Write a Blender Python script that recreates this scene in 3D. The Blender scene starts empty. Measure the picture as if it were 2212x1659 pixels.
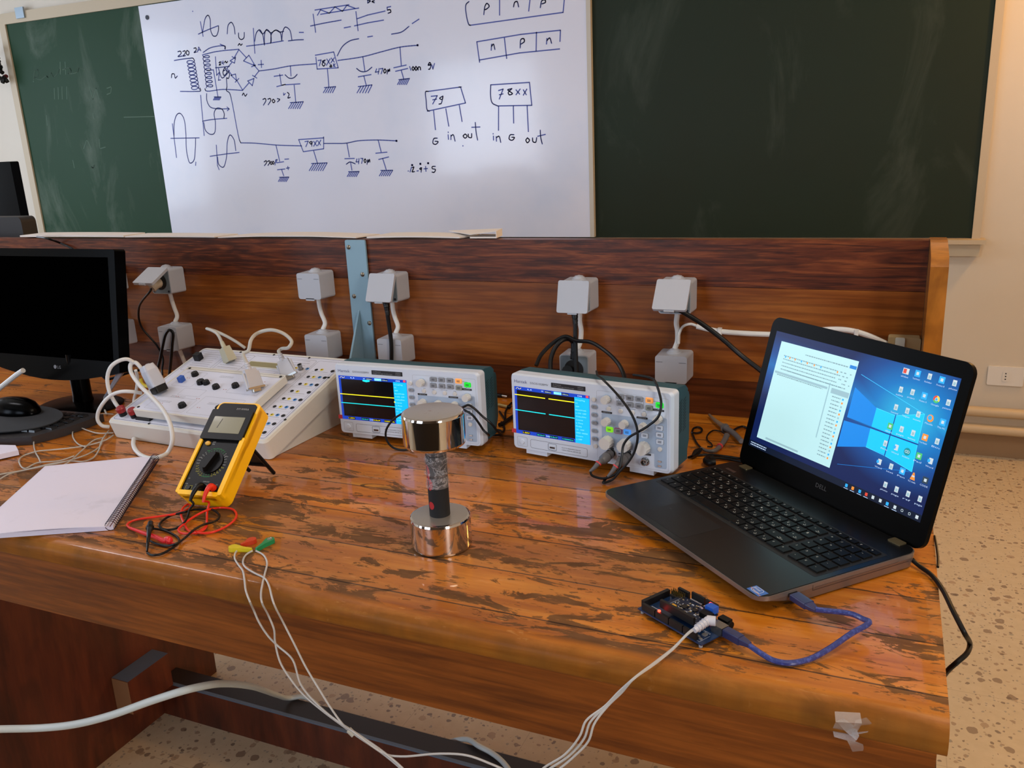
import bpy, bmesh, math, random
from mathutils import Matrix, Vector
random.seed(7)
SC = bpy.context.scene
COL = SC.collection
# ---------------------------------------------------------------- camera
# origin: right rear corner of the desk top, X along the desk, Y towards the chalkboard wall, Z up; floor at -0.8
CP = Vector((-0.085939, -1.681226, 0.551327))
YAW, PITCH, ROLL, FPX = -0.422204, 0.27408, -0.04551, 1837.18
fwd = Vector((math.sin(YAW)*math.cos(PITCH), math.cos(YAW)*math.cos(PITCH), -math.sin(PITCH)))
rgt0 = Vector((math.cos(YAW), -math.sin(YAW), 0)); up0 = rgt0.cross(fwd)
rgt = rgt0*math.cos(ROLL) + up0*math.sin(ROLL)
upv = up0*math.cos(ROLL) - rgt0*math.sin(ROLL)
cam = bpy.data.cameras.new('camera'); camo = bpy.data.objects.new('camera', cam); COL.objects.link(camo)
cam.sensor_width = 36; cam.lens = 36*FPX/2212; cam.clip_start = .02; cam.clip_end = 60
camo.matrix_world = Matrix(((rgt.x, upv.x, -fwd.x, CP.x), (rgt.y, upv.y, -fwd.y, CP.y), (rgt.z, upv.z, -fwd.z, CP.z), (0, 0, 0, 1)))
SC.camera = camo
def ray(u, v): return fwd + rgt*((u-1106)/FPX) - upv*((v-829.5)/FPX)
def at(u, v, z=None, y=None, x=None):      # real point where the sight line meets a known surface
    d = ray(u, v)
    t = (z-CP.z)/d.z if z is not None else (y-CP.y)/d.y if y is not None else (x-CP.x)/d.x
    return CP + d*t
def atp(M, u, v, n=0):                     # same, on the plane z=n of a local frame M
    o = M @ Vector((0, 0, n)); nn = (M.to_3x3() @ Vector((0, 0, 1))).normalized(); d = ray(u, v)
    return CP + d*((o-CP).dot(nn)/d.dot(nn))
# ---------------------------------------------------------------- world, light, exposure
SC.view_settings.view_transform = 'Standard'; SC.view_settings.look = 'None'
SC.view_settings.exposure = 0.0; SC.view_settings.gamma = 1; SC.view_settings.use_curve_mapping = False
w = bpy.data.worlds.new('world'); SC.world = w; w.use_nodes = True
w.node_tree.nodes['Background'].inputs[0].default_value = (.55, .7, 1, 1); w.node_tree.nodes['Background'].inputs[1].default_value = .6
def area(name, loc, to, sx, sy, power, col):
    l = bpy.data.lights.new(name, 'AREA'); l.shape = 'RECTANGLE'; l.size = sx; l.size_y = sy; l.energy = power; l.color = col
    o = bpy.data.objects.new(name, l); COL.objects.link(o); o.location = loc
    o.rotation_euler = (Vector(to)-Vector(loc)).to_track_quat('-Z', 'Y').to_euler()
    return o
COOL = (.70, .82, 1.0)
for x, pw in ((-5.0, 60), (-2.1, 60)):
    area('window_light', (x, -4.44, .75), (x, 0, .45), 1.5, 1.7, pw, COOL)
area('window_light', (2.52, -3.05, .95), (-.6, 0, .2), .8, 1.2, 60, (1, .93, .88))
area('window_light', (-6.42, .2, .9), (0, .2, .5), 2.2, 1.6, 55, COOL)
area('ceiling_light', (-3.2, -.9, 2.3), (-3.2, -.9, 0), 1.2, .3, 24, (.96, .94, 1))
area('ceiling_light', (.5, -1.0, 2.3), (.3, -1.0, 0), 1.2, .3, 22, (1, .84, .66))
lb = bpy.data.lights.new('warm_lamp', 'POINT'); lb.energy = 48; lb.color = (1, .50, .12); lb.shadow_soft_size = .09
lo = bpy.data.objects.new('warm_lamp', lb); COL.objects.link(lo); lo.location = (1.0, 1.7, 1.35)
# ---------------------------------------------------------------- helpers
def lin(h):
    if isinstance(h, str):
        c = [int(h[i:i+2], 16)/255 for i in (0, 2, 4)]
        return tuple(v/12.92 if v <= .04045 else ((v+.055)/1.055)**2.4 for v in c)
    return h
MATS = {}
def mat(name, col='808080', rough=.5, metal=0, coat=0, emit=None, es=1, spec=.5, trans=0, alpha=1, crough=.05):
    if name in MATS: return MATS[name]
    m = bpy.data.materials.new(name); m.use_nodes = True
    b = m.node_tree.nodes['Principled BSDF']; I = b.inputs
    c = lin(col); I['Base Color'].default_value = (*c, 1); I['Roughness'].default_value = rough; I['Metallic'].default_value = metal
    I['Coat Weight'].default_value = coat; I['Coat Roughness'].default_value = crough; I['Specular IOR Level'].default_value = spec
    I['Transmission Weight'].default_value = trans; I['Alpha'].default_value = alpha
    if emit: I['Emission Color'].default_value = (*lin(emit), 1); I['Emission Strength'].default_value = es
    MATS[name] = m; return m
class NG:
    def __init__(s, m): s.m = m; s.t = m.node_tree; s.b = s.t.nodes['Principled BSDF']
    def n(s, typ, ins=None, **kw):
        nd = s.t.nodes.new(typ)
        for k, v in kw.items(): setattr(nd, k, v)
        for k, v in (ins or {}).items():
            if isinstance(v, bpy.types.NodeSocket): s.t.links.new(v, nd.inputs[k])
            else: nd.inputs[k].default_value = v
        return nd
    def math(s, op, a, b=0, c=0): return s.n('ShaderNodeMath', {0: a, 1: b, 2: c}, operation=op).outputs[0]
    def obj(s): return s.n('ShaderNodeTexCoord').outputs['Object']
    def map(s, v, sc=(1, 1, 1), loc=(0, 0, 0)): return s.n('ShaderNodeMapping', {0: v, 'Scale': sc, 'Location': loc}).outputs[0]
    def noise(s, v, scale, det=4, rough=.55, dist=0): return s.n('ShaderNodeTexNoise', {'Vector': v, 'Scale': scale, 'Detail': det, 'Roughness': rough, 'Distortion': dist}).outputs[0]
    def ramp(s, f, stops, interp='LINEAR'):
        r = s.n('ShaderNodeValToRGB', {0: f}); e = r.color_ramp.elements; r.color_ramp.interpolation = interp
        while len(e) < len(stops): e.new(.5)
        for i, (p, c) in enumerate(stops):
            e[i].position = p; c = lin(c) if not isinstance(c, float) else (c, c, c); e[i].color = (*c, 1)
        return r.outputs[0]
    def mix(s, f, a, b, blend='MIX'):
        n = s.n('ShaderNodeMix', data_type='RGBA', blend_type=blend)
        for k, v in ((0, f), (6, a), (7, b)):
            if isinstance(v, bpy.types.NodeSocket): s.t.links.new(v, n.inputs[k])
            else: n.inputs[k].default_value = v if k == 0 else (*lin(v), 1)
        return n.outputs[2]
    def set(s, **kw):
        for k, v in kw.items():
            k = k.replace('_', ' ')
            if isinstance(v, bpy.types.NodeSocket): s.t.links.new(v, s.b.inputs[k])
            else: s.b.inputs[k].default_value = v
    def bump(s, h, st=.2, d=.001):
        s.set(Normal=s.n('ShaderNodeBump', {'Height': h, 'Strength': st, 'Distance': d}).outputs[0])
def frame(o, ex, ey, sc=.001):
    ex = Vector(ex).normalized(); ey = Vector(ey).normalized(); n = ex.cross(ey)
    return Matrix(((ex.x*sc, ey.x*sc, n.x*sc, o[0]), (ex.y*sc, ey.y*sc, n.y*sc, o[1]), (ex.z*sc, ey.z*sc, n.z*sc, o[2]), (0, 0, 0, 1)))
def TR(x=0, y=0, z=0, rz=0, rx=0, ry=0):
    return Matrix.Translation((x, y, z)) @ Matrix.Rotation(rz, 4, 'Z') @ Matrix.Rotation(ry, 4, 'Y') @ Matrix.Rotation(rx, 4, 'X')
def spline(pts, sub=8):
    P = [Vector(p) for p in pts]
    if len(P) < 3: return P
    out = []
    for i in range(len(P)-1):
        p0 = P[i-1] if i else P[0]*2-P[1]; p1 = P[i]; p2 = P[i+1]; p3 = P[i+2] if i+2 < len(P) else P[-1]*2-P[-2]
        a = [0, (p1-p0).length**.5+1e-6, 0, 0]; a[2] = a[1]+(p2-p1).length**.5+1e-6; a[3] = a[2]+(p3-p2).length**.5+1e-6
        for k in range(sub):
            t = a[1]+(a[2]-a[1])*k/sub
            A1 = p0*((a[1]-t)/a[1])+p1*(t/a[1]); A2 = p1*((a[2]-t)/(a[2]-a[1]))+p2*((t-a[1])/(a[2]-a[1])); A3 = p2*((a[3]-t)/(a[3]-a[2]))+p3*((t-a[2])/(a[3]-a[2]))
            B1 = A1*((a[2]-t)/a[2])+A2*(t/a[2]); B2 = A2*((a[3]-t)/(a[3]-a[1]))+A3*((t-a[1])/(a[3]-a[1]))
            out.append(B1*((a[2]-t)/(a[2]-a[1]))+B2*((t-a[1])/(a[2]-a[1])))
    return out+[P[-1]]
TXT = {}
def glyphs(s):
    if s in TXT: return TXT[s]
    cu = bpy.data.curves.new('t', 'FONT'); cu.body = s; cu.size = 1; cu.resolution_u = 2
    o = bpy.data.objects.new('t', cu); COL.objects.link(o); bpy.context.view_layer.update()
    me = o.evaluated_get(bpy.context.evaluated_depsgraph_get()).to_mesh()
    vs = [v.co.copy() for v in me.vertices]; fs = [tuple(p.vertices) for p in me.polygons]
    o.to_mesh_clear(); bpy.data.objects.remove(o); bpy.data.curves.remove(cu)
    if vs:
        x0 = min(v.x for v in vs); x1 = max(v.x for v in vs)
    else: x0 = 0; x1 = 1
    TXT[s] = (vs, fs, x0, x1); return TXT[s]
class MB:
    def __init__(s, M=None): s.bm = bmesh.new(); s.mats = []; s.M = M or Matrix()
    def mi(s, m):
        if m not in s.mats: s.mats.append(m)
        return s.mats.index(m)
    def add(s, vs, fs, m):
        i = s.mi(m); V = [s.bm.verts.new(s.M @ Vector(v)) for v in vs]; out = []
        for f in fs:
            try: F = s.bm.faces.new([V[k] for k in f]); F.material_index = i; out.append(F)
            except ValueError: pass
        return V, out
    def prism(s, pts, z0, z1, m, bev=0, seg=2, top=1.0, mtop=None):
        n = len(pts); cx = sum(p[0] for p in pts)/n; cy = sum(p[1] for p in pts)/n
        vs = [(p[0], p[1], z0) for p in pts]+[(cx+(p[0]-cx)*top, cy+(p[1]-cy)*top, z1) for p in pts]
        fs = [tuple(range(n-1, -1, -1)), tuple(range(n, 2*n))]+[(i, (i+1) % n, n+(i+1) % n, n+i) for i in range(n)]
        V, F = s.add(vs, fs, m)
        if mtop: F[1].material_index = s.mi(mtop)
        if bev:
            E = set(e for v in V for e in v.link_edges)
            big = [e for e in E if e.calc_face_angle(0) > .5]
            bmesh.ops.bevel(s.bm, geom=big, offset=bev*s.M.to_scale().x, segments=seg, affect='EDGES', profile=.6, clamp_overlap=True)
        return s
    def loft(s, pa, pb, z0, z1, m):
        n = len(pa); s.add([(*p, z0) for p in pa]+[(*p, z1) for p in pb], [tuple(range(n-1, -1, -1)), tuple(range(n, 2*n))]+[(i, (i+1) % n, n+(i+1) % n, n+i) for i in range(n)], m); return s
    def box(s, x0, x1, y0, y1, z0, z1, m, bev=0, seg=2, **k):
        return s.prism([(x0, y0), (x1, y0), (x1, y1), (x0, y1)], z0, z1, m, bev, seg, **k)
    def rr(s, x0, x1, y0, y1, r, z0, z1, m, bev=0, n=5, **k):
        return s.prism(rrect(x0, x1, y0, y1, r, n), z0, z1, m, bev, **k)
    def lathe(s, prof, m, n=24, cx=0, cy=0, mats=None, squash=1):
        vs = []; k = len(prof)
        for i in range(n):
            a = 2*math.pi*i/n
            vs += [(cx+r*math.cos(a), cy+r*squash*math.sin(a), z) for r, z in prof]
        base = len(s.bm.faces); i0 = s.mi(m)
        V = [s.bm.verts.new(s.M @ Vector(v)) for v in vs]
        for i in range(n):
            j = (i+1) % n
            for q in range(k-1):
                if prof[q][0] < 1e-9 and prof[q+1][0] < 1e-9: continue
                ids = [i*k+q, j*k+q, j*k+q+1, i*k+q+1]
                if prof[q][0] < 1e-9: ids = [i*k+q, j*k+q+1, i*k+q+1]
                if prof[q+1][0] < 1e-9: ids = [i*k+q, j*k+q, i*k+q+1]
                F = s.bm.faces.new([V[t] for t in ids]); F.material_index = s.mi(mats[q]) if mats else i0
        return s
    def cyl(s, cx, cy, r, z0, z1, m, n=20, r2=None, bev=0):
        r2 = r if r2 is None else r2
        p = [(0, z0), (r, z0), (r2, z1), (0, z1)] if not bev else [(0, z0), (r, z0), (r2, z1-bev), (r2-bev*.3, z1-bev*.3), (r2-bev, z1), (0, z1)]
        return s.lathe(p, m, n, cx, cy)
    def tube(s, pts, r, m, n=8, sub=8, raw=False):
        P = [Vector(p) for p in pts] if raw else spline(pts, sub)
        Q = [P[0]]
        for p in P[1:]:
            if (p-Q[-1]).length > 1e-6: Q.append(p)
        P = Q; rings = []; N = None; i0 = s.mi(m); L = len(P)
        for i, p in enumerate(P):
            t = (P[min(i+1, L-1)]-P[max(i-1, 0)]).normalized()
            if N is None: N = t.orthogonal().normalized()
            N = (N-t*N.dot(t)).normalized(); B = t.cross(N)
            rr_ = r(i/(L-1)) if callable(r) else r
            rings.append([s.bm.verts.new(s.M @ (p+(N*math.cos(2*math.pi*k/n)+B*math.sin(2*math.pi*k/n))*rr_)) for k in range(n)])
        for a, b in zip(rings, rings[1:]):
            for k in range(n):
                F = s.bm.faces.new((a[k], a[(k+1) % n], b[(k+1) % n], b[k])); F.material_index = i0
        for rg, rev in ((rings[0], 1), (rings[-1], 0)):
            F = s.bm.faces.new(rg[::-1] if rev else rg); F.material_index = i0
        return s
    def quad(s, x0, x1, y0, y1, z, m): s.add([(x0, y0, z), (x1, y0, z), (x1, y1, z), (x0, y1, z)], [(0, 1, 2, 3)], m); return s
    def poly(s, pts, z, m): s.add([(p[0], p[1], z) for p in pts], [tuple(range(len(pts)))], m); return s
    def line(s, pts, w, z, m):
        for a, b in zip(pts, pts[1:]):
            a = Vector(a[:2]); b = Vector(b[:2]); d = b-a
            if d.length < 1e-9: continue
            d.normalize(); nn = Vector((-d.y, d.x))*w/2; e = d*w*.3
            s.poly([a-e-nn, b+e-nn, b+e+nn, a-e+nn], z, m)
        return s
    def ring(s, x0, x1, y0, y1, w, z, m, r=0):
        pts = rrect(x0, x1, y0, y1, r, 3) if r else [(x0, y0), (x1, y0), (x1, y1), (x0, y1)]
        return s.line(pts+[pts[0]], w, z, m)
    def text(s, st, x, y, h, z, m, w=None):
        vs, fs, x0, x1 = glyphs(st); k = h/.7; kx = (w/(x1-x0)) if w else k
        s.add([(x+(v.x-x0)*kx, y+v.y*k, z) for v in vs], fs, m); return s
    def build(s, name, parent=None, label=None, world=False, smooth=True, **props):
        me = bpy.data.meshes.new(name); bm = s.bm
        if parent is not None and world: bmesh.ops.transform(bm, matrix=MW[parent.name].inverted(), verts=bm.verts)
        off = None
        if parent is None and props.get('kind') != 'structure' and not props.pop('keep', False):
            xs = [v.co for v in bm.verts]
            off = Vector(((min(v.x for v in xs)+max(v.x for v in xs))/2, (min(v.y for v in xs)+max(v.y for v in xs))/2, min(v.z for v in xs)))
            bmesh.ops.translate(bm, vec=-off, verts=bm.verts)
        props.pop('keep', None)
        bm.to_mesh(me); bm.free()
        for m in s.mats: me.materials.append(m)
        if smooth and len(me.polygons):
            me.polygons.foreach_set('use_smooth', [True]*len(me.polygons)); me.set_sharp_from_angle(angle=math.radians(35))
        o = bpy.data.objects.new(name, me); COL.objects.link(o)
        if smooth and len(me.polygons) > 12:
            wn = o.modifiers.new('weighted_normal', 'WEIGHTED_NORMAL'); wn.keep_sharp = True; wn.weight = 60
        if parent is not None: o.parent = parent
        MW[o.name] = MW[parent.name] if parent is not None else Matrix.Translation(off) if off else Matrix()
        if off: o.location = off
        if label: o['label'] = label
        for k, v in props.items(): o[k] = v
        return o
MW = {}
def rrect(x0, x1, y0, y1, r, n=5):
    out = []
    for cx, cy, a0 in ((x1-r, y0+r, -90), (x1-r, y1-r, 0), (x0+r, y1-r, 90), (x0+r, y0+r, 180)):
        for i in range(n+1):
            a = math.radians(a0+90*i/n); out.append((cx+r*math.cos(a), cy+r*math.sin(a)))
    return out
def thing(name, label, cat, loc=(0, 0, 0), rz=0, group=None):
    o = bpy.data.objects.new(name, None); COL.objects.link(o); o.location = loc; o.rotation_euler = (0, 0, rz); o.empty_display_size = .02
    MW[o.name] = Matrix.Translation(loc) @ Matrix.Rotation(rz, 4, 'Z')
    o['label'] = label; o['category'] = cat
    if group: o['group'] = group
    return o
def dup(root, loc, rz, label, group=None):
    def rec(o, par):
        c = o.copy(); COL.objects.link(c); c.parent = par; MW[c.name] = MW.get(par.name, Matrix()) if par else Matrix()
        for ch in [q for q in COL.objects if q.parent == o]: rec(ch, c)
        return c
    r = rec(root, None); r.location = loc; r.rotation_euler = (0, 0, rz); r['label'] = label
    MW[r.name] = Matrix.Translation(loc) @ Matrix.Rotation(rz, 4, 'Z')
    if group: r['group'] = group
    return r
def cable(name, label, cat, pts, r, m, n=8, sub=8, **k):
    b = MB(); b.tube(pts, r, m, n, sub)
    return b.build(name, None, label, category=cat, **k)
BLACK = mat('black_plastic', '0a0a0b', .42, spec=.25); WHITE = mat('white_plastic', 'd8d6d2', .4); GREYP = mat('grey_plastic', '9a9c9e', .45)
RUB = mat('black_cable', '070708', .42, spec=.3); WCAB = mat('white_cable', 'd2d0cc', .45); INK = mat('dark_print', '1c1c22', .6); METAL = mat('bright_metal', 'c8c6c0', .22, 1)
# ---------------------------------------------------------------- materials of the setting
def wood(name, c0, c1, c2, grain=(3, 40, 40), swirl=.0, rough=.32, coat=.4, seams=None, axis=1, off=0, pitch=0, worn=False, spec=.5):
    m = mat(name, c1, rough, coat=coat, crough=.12); g = NG(m); v = g.obj(); g.set(Specular_IOR_Level=spec)
    sep = g.n('ShaderNodeSeparateXYZ', {0: v})
    if pitch:
        t = g.math('DIVIDE', g.math('SUBTRACT', sep.outputs[axis], off), pitch)
        pid = g.math('FLOOR', t)
        wn = g.n('ShaderNodeTexWhiteNoise', {'W': pid}, noise_dimensions='1D')
        v2 = g.n('ShaderNodeVectorMath', {0: v, 1: g.n('ShaderNodeVectorMath', {0: wn.outputs['Color'], 1: (7, 3, 5)}, operation='MULTIPLY').outputs[0]}, operation='ADD').outputs[0]
    else: v2 = v
    nz = g.noise(g.map(v2, grain), 1, 8, .6, swirl)
    fine = g.noise(g.map(v2, tuple(k*5 for k in grain)), 1, 4, .6)
    f = g.math('ADD', g.math('MULTIPLY', nz, .75), g.math('MULTIPLY', fine, .3))
    col = g.ramp(f, [(.36, c0), (.52, c1), (.68, c2)])
    ln = g.ramp(g.noise(g.map(v2, (grain[0]*1.3, 20, grain[2]*3.4), (2, 0, 1)), 1, 3, .5, swirl*.8), [(.50, 0.0), (.60, 1.0)])
    if not worn and swirl: col = g.mix(g.math('MULTIPLY', ln, .5 if swirl > 2 else .3), col, c0); col = g.mix(g.math('MULTIPLY', ln, .35 if swirl > 2 else .12), col, '1c0a04')
    if pitch:
        tone = g.math('MULTIPLY_ADD', wn.outputs['Value'], .35, .82)
        col = g.mix(1, col, g.n('ShaderNodeCombineColor', {0: tone, 1: tone, 2: tone}).outputs[0], 'MULTIPLY')
    if worn:
        big = g.noise(g.map(v, (1.8, 4.5, 1)), 1, 3, .55)
        a = g.noise(g.map(v, (9, 26, 1), (3, 1, 0)), 1, 8, .66, .9)
        b = g.noise(g.map(v, (42, 150, 1)), 1, 5, .6, .5)
        col = g.mix(1, col, g.ramp(g.noise(g.map(v, (3, 9, 1), (1, 4, 0)), 1, 5, .6), [(.3, .62), (.6, 1.0)]), 'MULTIPLY')
        boost = None
        for cx, cy, rx, ry in ((-.76, -.715, .20, .045), (-.55, -.715, .10, .022), (-1.02, -.70, .2, .06), (-.50, -.61, .14, .03), (-.38, -.66, .09, .03), (-.80, -.545, .07, .03), (-.62, -.57, .09, .02), (-1.0, -.46, .09, .022), (-.9, -.62, .1, .02), (-.62, -.795, .07, .022), (-.72, -.87, .10, .02), (-.43, -.47, .05, .014), (-.20, -.80, .05, .02), (-.12, -.72, .035, .025), (-.30, -.87, .12, .02), (-.95, -.86, .3, .03), (-.45, -.80, .08, .014), (-1.3, -.80, .2, .05)):
            ex = g.math('DIVIDE', g.math('SUBTRACT', sep.outputs[0], cx), rx); ey = g.math('DIVIDE', g.math('SUBTRACT', sep.outputs[1], cy), ry)
            dd = g.math('MAXIMUM', g.math('SUBTRACT', 1.0, g.math('SQRT', g.math('ADD', g.math('MULTIPLY', ex, ex), g.math('MULTIPLY', ey, ey)))), 0.0)
            boost = dd if boost is None else g.math('MAXIMUM', boost, dd)
        frontness = g.n('ShaderNodeMapRange', {0: sep.outputs[1], 1: -.40, 2: -.62, 3: -.055, 4: .005}).outputs[0]
        frontness = g.math('ADD', frontness, g.n('ShaderNodeMapRange', {0: sep.outputs[0], 1: -.45, 2: -.1, 3: 0, 4: -.035}).outputs[0])
        dens = g.math('ADD', g.math('ADD', g.math('MULTIPLY', big, .26), frontness), g.math('MULTIPLY', boost, .14))
        mask = g.ramp(g.math('ADD', a, dens), [(.680, 0.0), (.698, 1.0)])
        sp = g.ramp(g.math('ADD', b, g.math('MULTIPLY', dens, .8)), [(.70, 0.0), (.72, 1.0)])
        fr0 = g.math('ABSOLUTE', g.math('SUBTRACT', g.math('FRACT', g.math('ADD', t, .5)), .5))
        sd = g.ramp(g.math('ADD', g.noise(g.map(v, (14, 40, 1), (8, 0, 0)), 1, 5, .6), g.math('MULTIPLY', fr0, -1.6)), [(.50, 0.0), (.54, 1.0)])
        mk = g.math('MAXIMUM', g.math('MULTIPLY', mask, .86), g.math('MAXIMUM', g.math('MULTIPLY', sp, .72), g.math('MULTIPLY', sd, .6)))
        dcol = g.ramp(g.noise(g.map(v, (20, 60, 1)), 1, 3), [(.35, '46321f'), (.65, '664a30')])
        nz0 = g.n('ShaderNodeMapRange', {0: sep.outputs[1], 1: -.868, 2: -.878, 3: 1, 4: 0}).outputs[0]
        mk = g.math('MULTIPLY', mk, nz0); col = g.mix(mk, col, dcol)
        light = g.ramp(g.noise(g.map(v, (30, 150, 1), (5, 2, 0)), 1, 4, .6, .4), [(.64, 0.0), (.68, 1.0)])
        col = g.mix(g.math('MULTIPLY', light, .5), col, 'c98a4a')
        nose = g.n('ShaderNodeMapRange', {0: g.math('MULTIPLY_ADD', a, .03, sep.outputs[1]), 1: -.858, 2: -.872, 3: 0, 4: 1}).outputs[0]
        col = g.mix(g.math('MULTIPLY', nose, g.math('MULTIPLY_ADD', g.noise(g.map(v, (20, 5, 5)), 1, 5), .9, .12)), col, '5c3c18'); mk = g.math('MAXIMUM', mk, nose)
        g.set(Roughness=g.math('MULTIPLY_ADD', mk, .26, rough), Coat_Weight=g.math('MULTIPLY_ADD', mk, -coat*.95, coat), Specular_IOR_Level=g.math('MULTIPLY_ADD', mk, -.3, .45), Coat_Roughness=.05)
    if pitch:
        wob = g.math('MULTIPLY', g.math('SUBTRACT', g.noise(g.map(v, (9, 1, 1)), 1, 3), .5), .03)
        fr = g.math('ABSOLUTE', g.math('SUBTRACT', g.math('FRACT', g.math('ADD', g.math('ADD', t, wob), .5)), .5))
        sm = g.ramp(fr, [(.0, 1.0), (.0105, .95), (.016, 0.0)])
        col = g.mix(g.math('MULTIPLY', sm, .85), col, '1a0d06')
    g.set(Base_Color=col)
    h = g.math('MULTIPLY_ADD', f, .4, g.math('MULTIPLY', mk, -.5) if worn else 0.0)
    g.bump(h, .18, .0006)
    return m
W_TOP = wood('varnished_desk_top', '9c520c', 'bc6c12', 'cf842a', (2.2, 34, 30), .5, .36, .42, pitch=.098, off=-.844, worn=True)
W_UP = wood('dark_grain_plank', '33150a', '5c2a12', '824420', (3.5, 14, 32), 2.2, .42, .12, spec=.25)
W_MID = wood('amber_grain_plank', '5e2e0c', '7c4214', '925620', (2.0, 10, 26), 1.0, .36, .14, spec=.28)
W_LOW = wood('low_dark_plank', '3e1c0a', '572b12', '6d3a18', (2.5, 12, 30), 1.0, .4, .12, spec=.25)
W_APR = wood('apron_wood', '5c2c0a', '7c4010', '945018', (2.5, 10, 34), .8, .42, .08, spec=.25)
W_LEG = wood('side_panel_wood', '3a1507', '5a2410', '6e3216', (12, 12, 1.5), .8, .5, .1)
W_CHK = wood('cheek_wood', '7e4612', 'a0621e', 'b87228', (10, 30, 3), .6, .3, .5)
DARKP = mat('dark_painted_wood', '241a18', .5); BLUEP = mat('blue_grey_paint_highlight', '5c6c80', .5); PALEW = mat('pale_end_grain', '946a48', .6)
def wallmat(name, col, col2, rough=.45):
    m = mat(name, col, rough); g = NG(m); v = g.obj()
    g.set(Base_Color=g.mix(g.noise(v, 2.5, 3), col, col2)); g.bump(g.noise(v, 90, 3), .05, .002); return m
WALL = wallmat('painted_wall', 'cfc6b8', 'c6bba9')
CEIL = wallmat('ceiling_paint', 'd8d4cc', 'd0ccc4')
def terrazzo():
    m = mat('terrazzo', 'c9b79a', .3, coat=.15, crough=.25); g = NG(m); v = g.obj()
    vd = g.n('ShaderNodeVectorMath', {0: v, 1: g.n('ShaderNodeVectorMath', {0: g.n('ShaderNodeTexNoise', {'Vector': v, 'Scale': 60, 'Detail': 2}).outputs['Color'], 'Scale': .012}, operation='SCALE').outputs[0]}, operation='ADD').outputs[0]
    col = g.mix(g.noise(v, 40, 4), 'cdbb9e', 'baa686')
    for sc, keep, cols, off in ((30, .5, ('7c6450', 'a08468', '80766a', 'ac9070'), 0), (55, .45, ('6a5648', '947a62', '847c70', 'b09474'), 3.3), (100, .35, ('7a665a', 'a08a70', '92887a', '6a5a50'), 7.7)):
        vo = g.n('ShaderNodeTexVoronoi', {'Vector': g.map(vd, (1, 1, 1), (off, off, 0)), 'Scale': sc, 'Randomness': 1})
        sc_ = g.n('ShaderNodeSeparateColor', {0: vo.outputs['Color']})
        rad = g.math('MULTIPLY_ADD', sc_.outputs[1], .22, .16)
        on = g.math('MULTIPLY', g.math('LESS_THAN', vo.outputs['Distance'], rad), g.math('LESS_THAN', sc_.outputs[0], keep))
        cc = g.ramp(sc_.outputs[2], [(0, cols[0]), (.3, cols[1]), (.55, cols[2]), (.8, cols[3])], 'CONSTANT')
        col = g.mix(g.math('MULTIPLY', on, .8), col, cc)
    sp = g.n('ShaderNodeSeparateXYZ', {0: v}); ln = None
    for ax in (0, 1):
        fr = g.math('ABSOLUTE', g.math('SUBTRACT', g.math('FRACT', g.math('DIVIDE', g.math('ADD', sp.outputs[ax], 10.09), .3)), .5))
        k = g.math('GREATER_THAN', fr, .4965); ln = k if ln is None else g.math('MAXIMUM', ln, k)
    col = g.mix(g.math('MULTIPLY', ln, .35), col, '8a765c')
    g.set(Base_Color=col); return m
TERR = terrazzo()
def chalk(name, c0, c1, smear):
    m = mat(name, c0, .6, spec=.25); g = NG(m); v = g.obj()
    col = g.mix(g.noise(v, 1.2, 3), c0, c1)
    s = g.ramp(g.noise(g.map(v, (3, 1, 1.3)), 1.2, 6, .65, .6), [(.55, 0.0), (.8, 1.0)])
    col = g.mix(g.math('MULTIPLY', s, smear), col, '8a9488'); g.set(Base_Color=col); return m
CHL = chalk('green_chalkboard_left', '15361f', '1a3e26', .34); CHR = chalk('green_chalkboard_right', '16281a', '1a200e', .12)
# ---------------------------------------------------------------- room
X0, X1, YN, YB, ZF, ZC = -6.5, 2.6, -4.5, 2.2, -.8, 2.4
S = dict(kind='structure')
MB().box(X0-.1, X1+.1, YN-.1, YB+.1, ZF-.1, ZF, TERR).build('floor', **S)
MB().box(X0-.1, X1+.1, YN-.1, YB+.1, ZC, ZC+.1, CEIL).build('ceiling', **S)
MB().box(X0-.1, X1+.1, YB, YB+.1, ZF, ZC, WALL).build('wall_back', **S)
MB().box(X0-.1, X0, YN, YB, ZF, ZC, WALL).build('wall_left', **S)
b = MB(); RW = (-3.5, -2.6, .3, 1.6)
b.box(X1, X1+.1, YN, RW[0], ZF, ZC, WALL); b.box(X1, X1+.1, RW[1], YB, ZF, ZC, WALL); b.box(X1, X1+.1, RW[0], RW[1], ZF, RW[2], WALL); b.box(X1, X1+.1, RW[0], RW[1], RW[3], ZC, WALL); b.build('wall_right', **S)
b = MB()
wins = [(-5.85, -4.15), (-2.95, -1.25)]
xs = [X0]+[k for q in wins for k in q]+[X1]
NEARW = wallmat('rear_wall_paint', '5a4e44', '54483e', .7)
for i in range(0, len(xs), 2): b.box(xs[i], xs[i+1], YN-.1, YN, ZF, ZC, NEARW)
for a, c in wins: b.box(a, c, YN-.1, YN, ZF, -.15, NEARW); b.box(a, c, YN-.1, YN, 1.65, ZC, NEARW)
b.build('wall_near', **S)
FRM = mat('window_frame_paint', 'd0ccc4', .4); GLS = mat('window_glass', 'ffffff', .0, trans=1)
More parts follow.
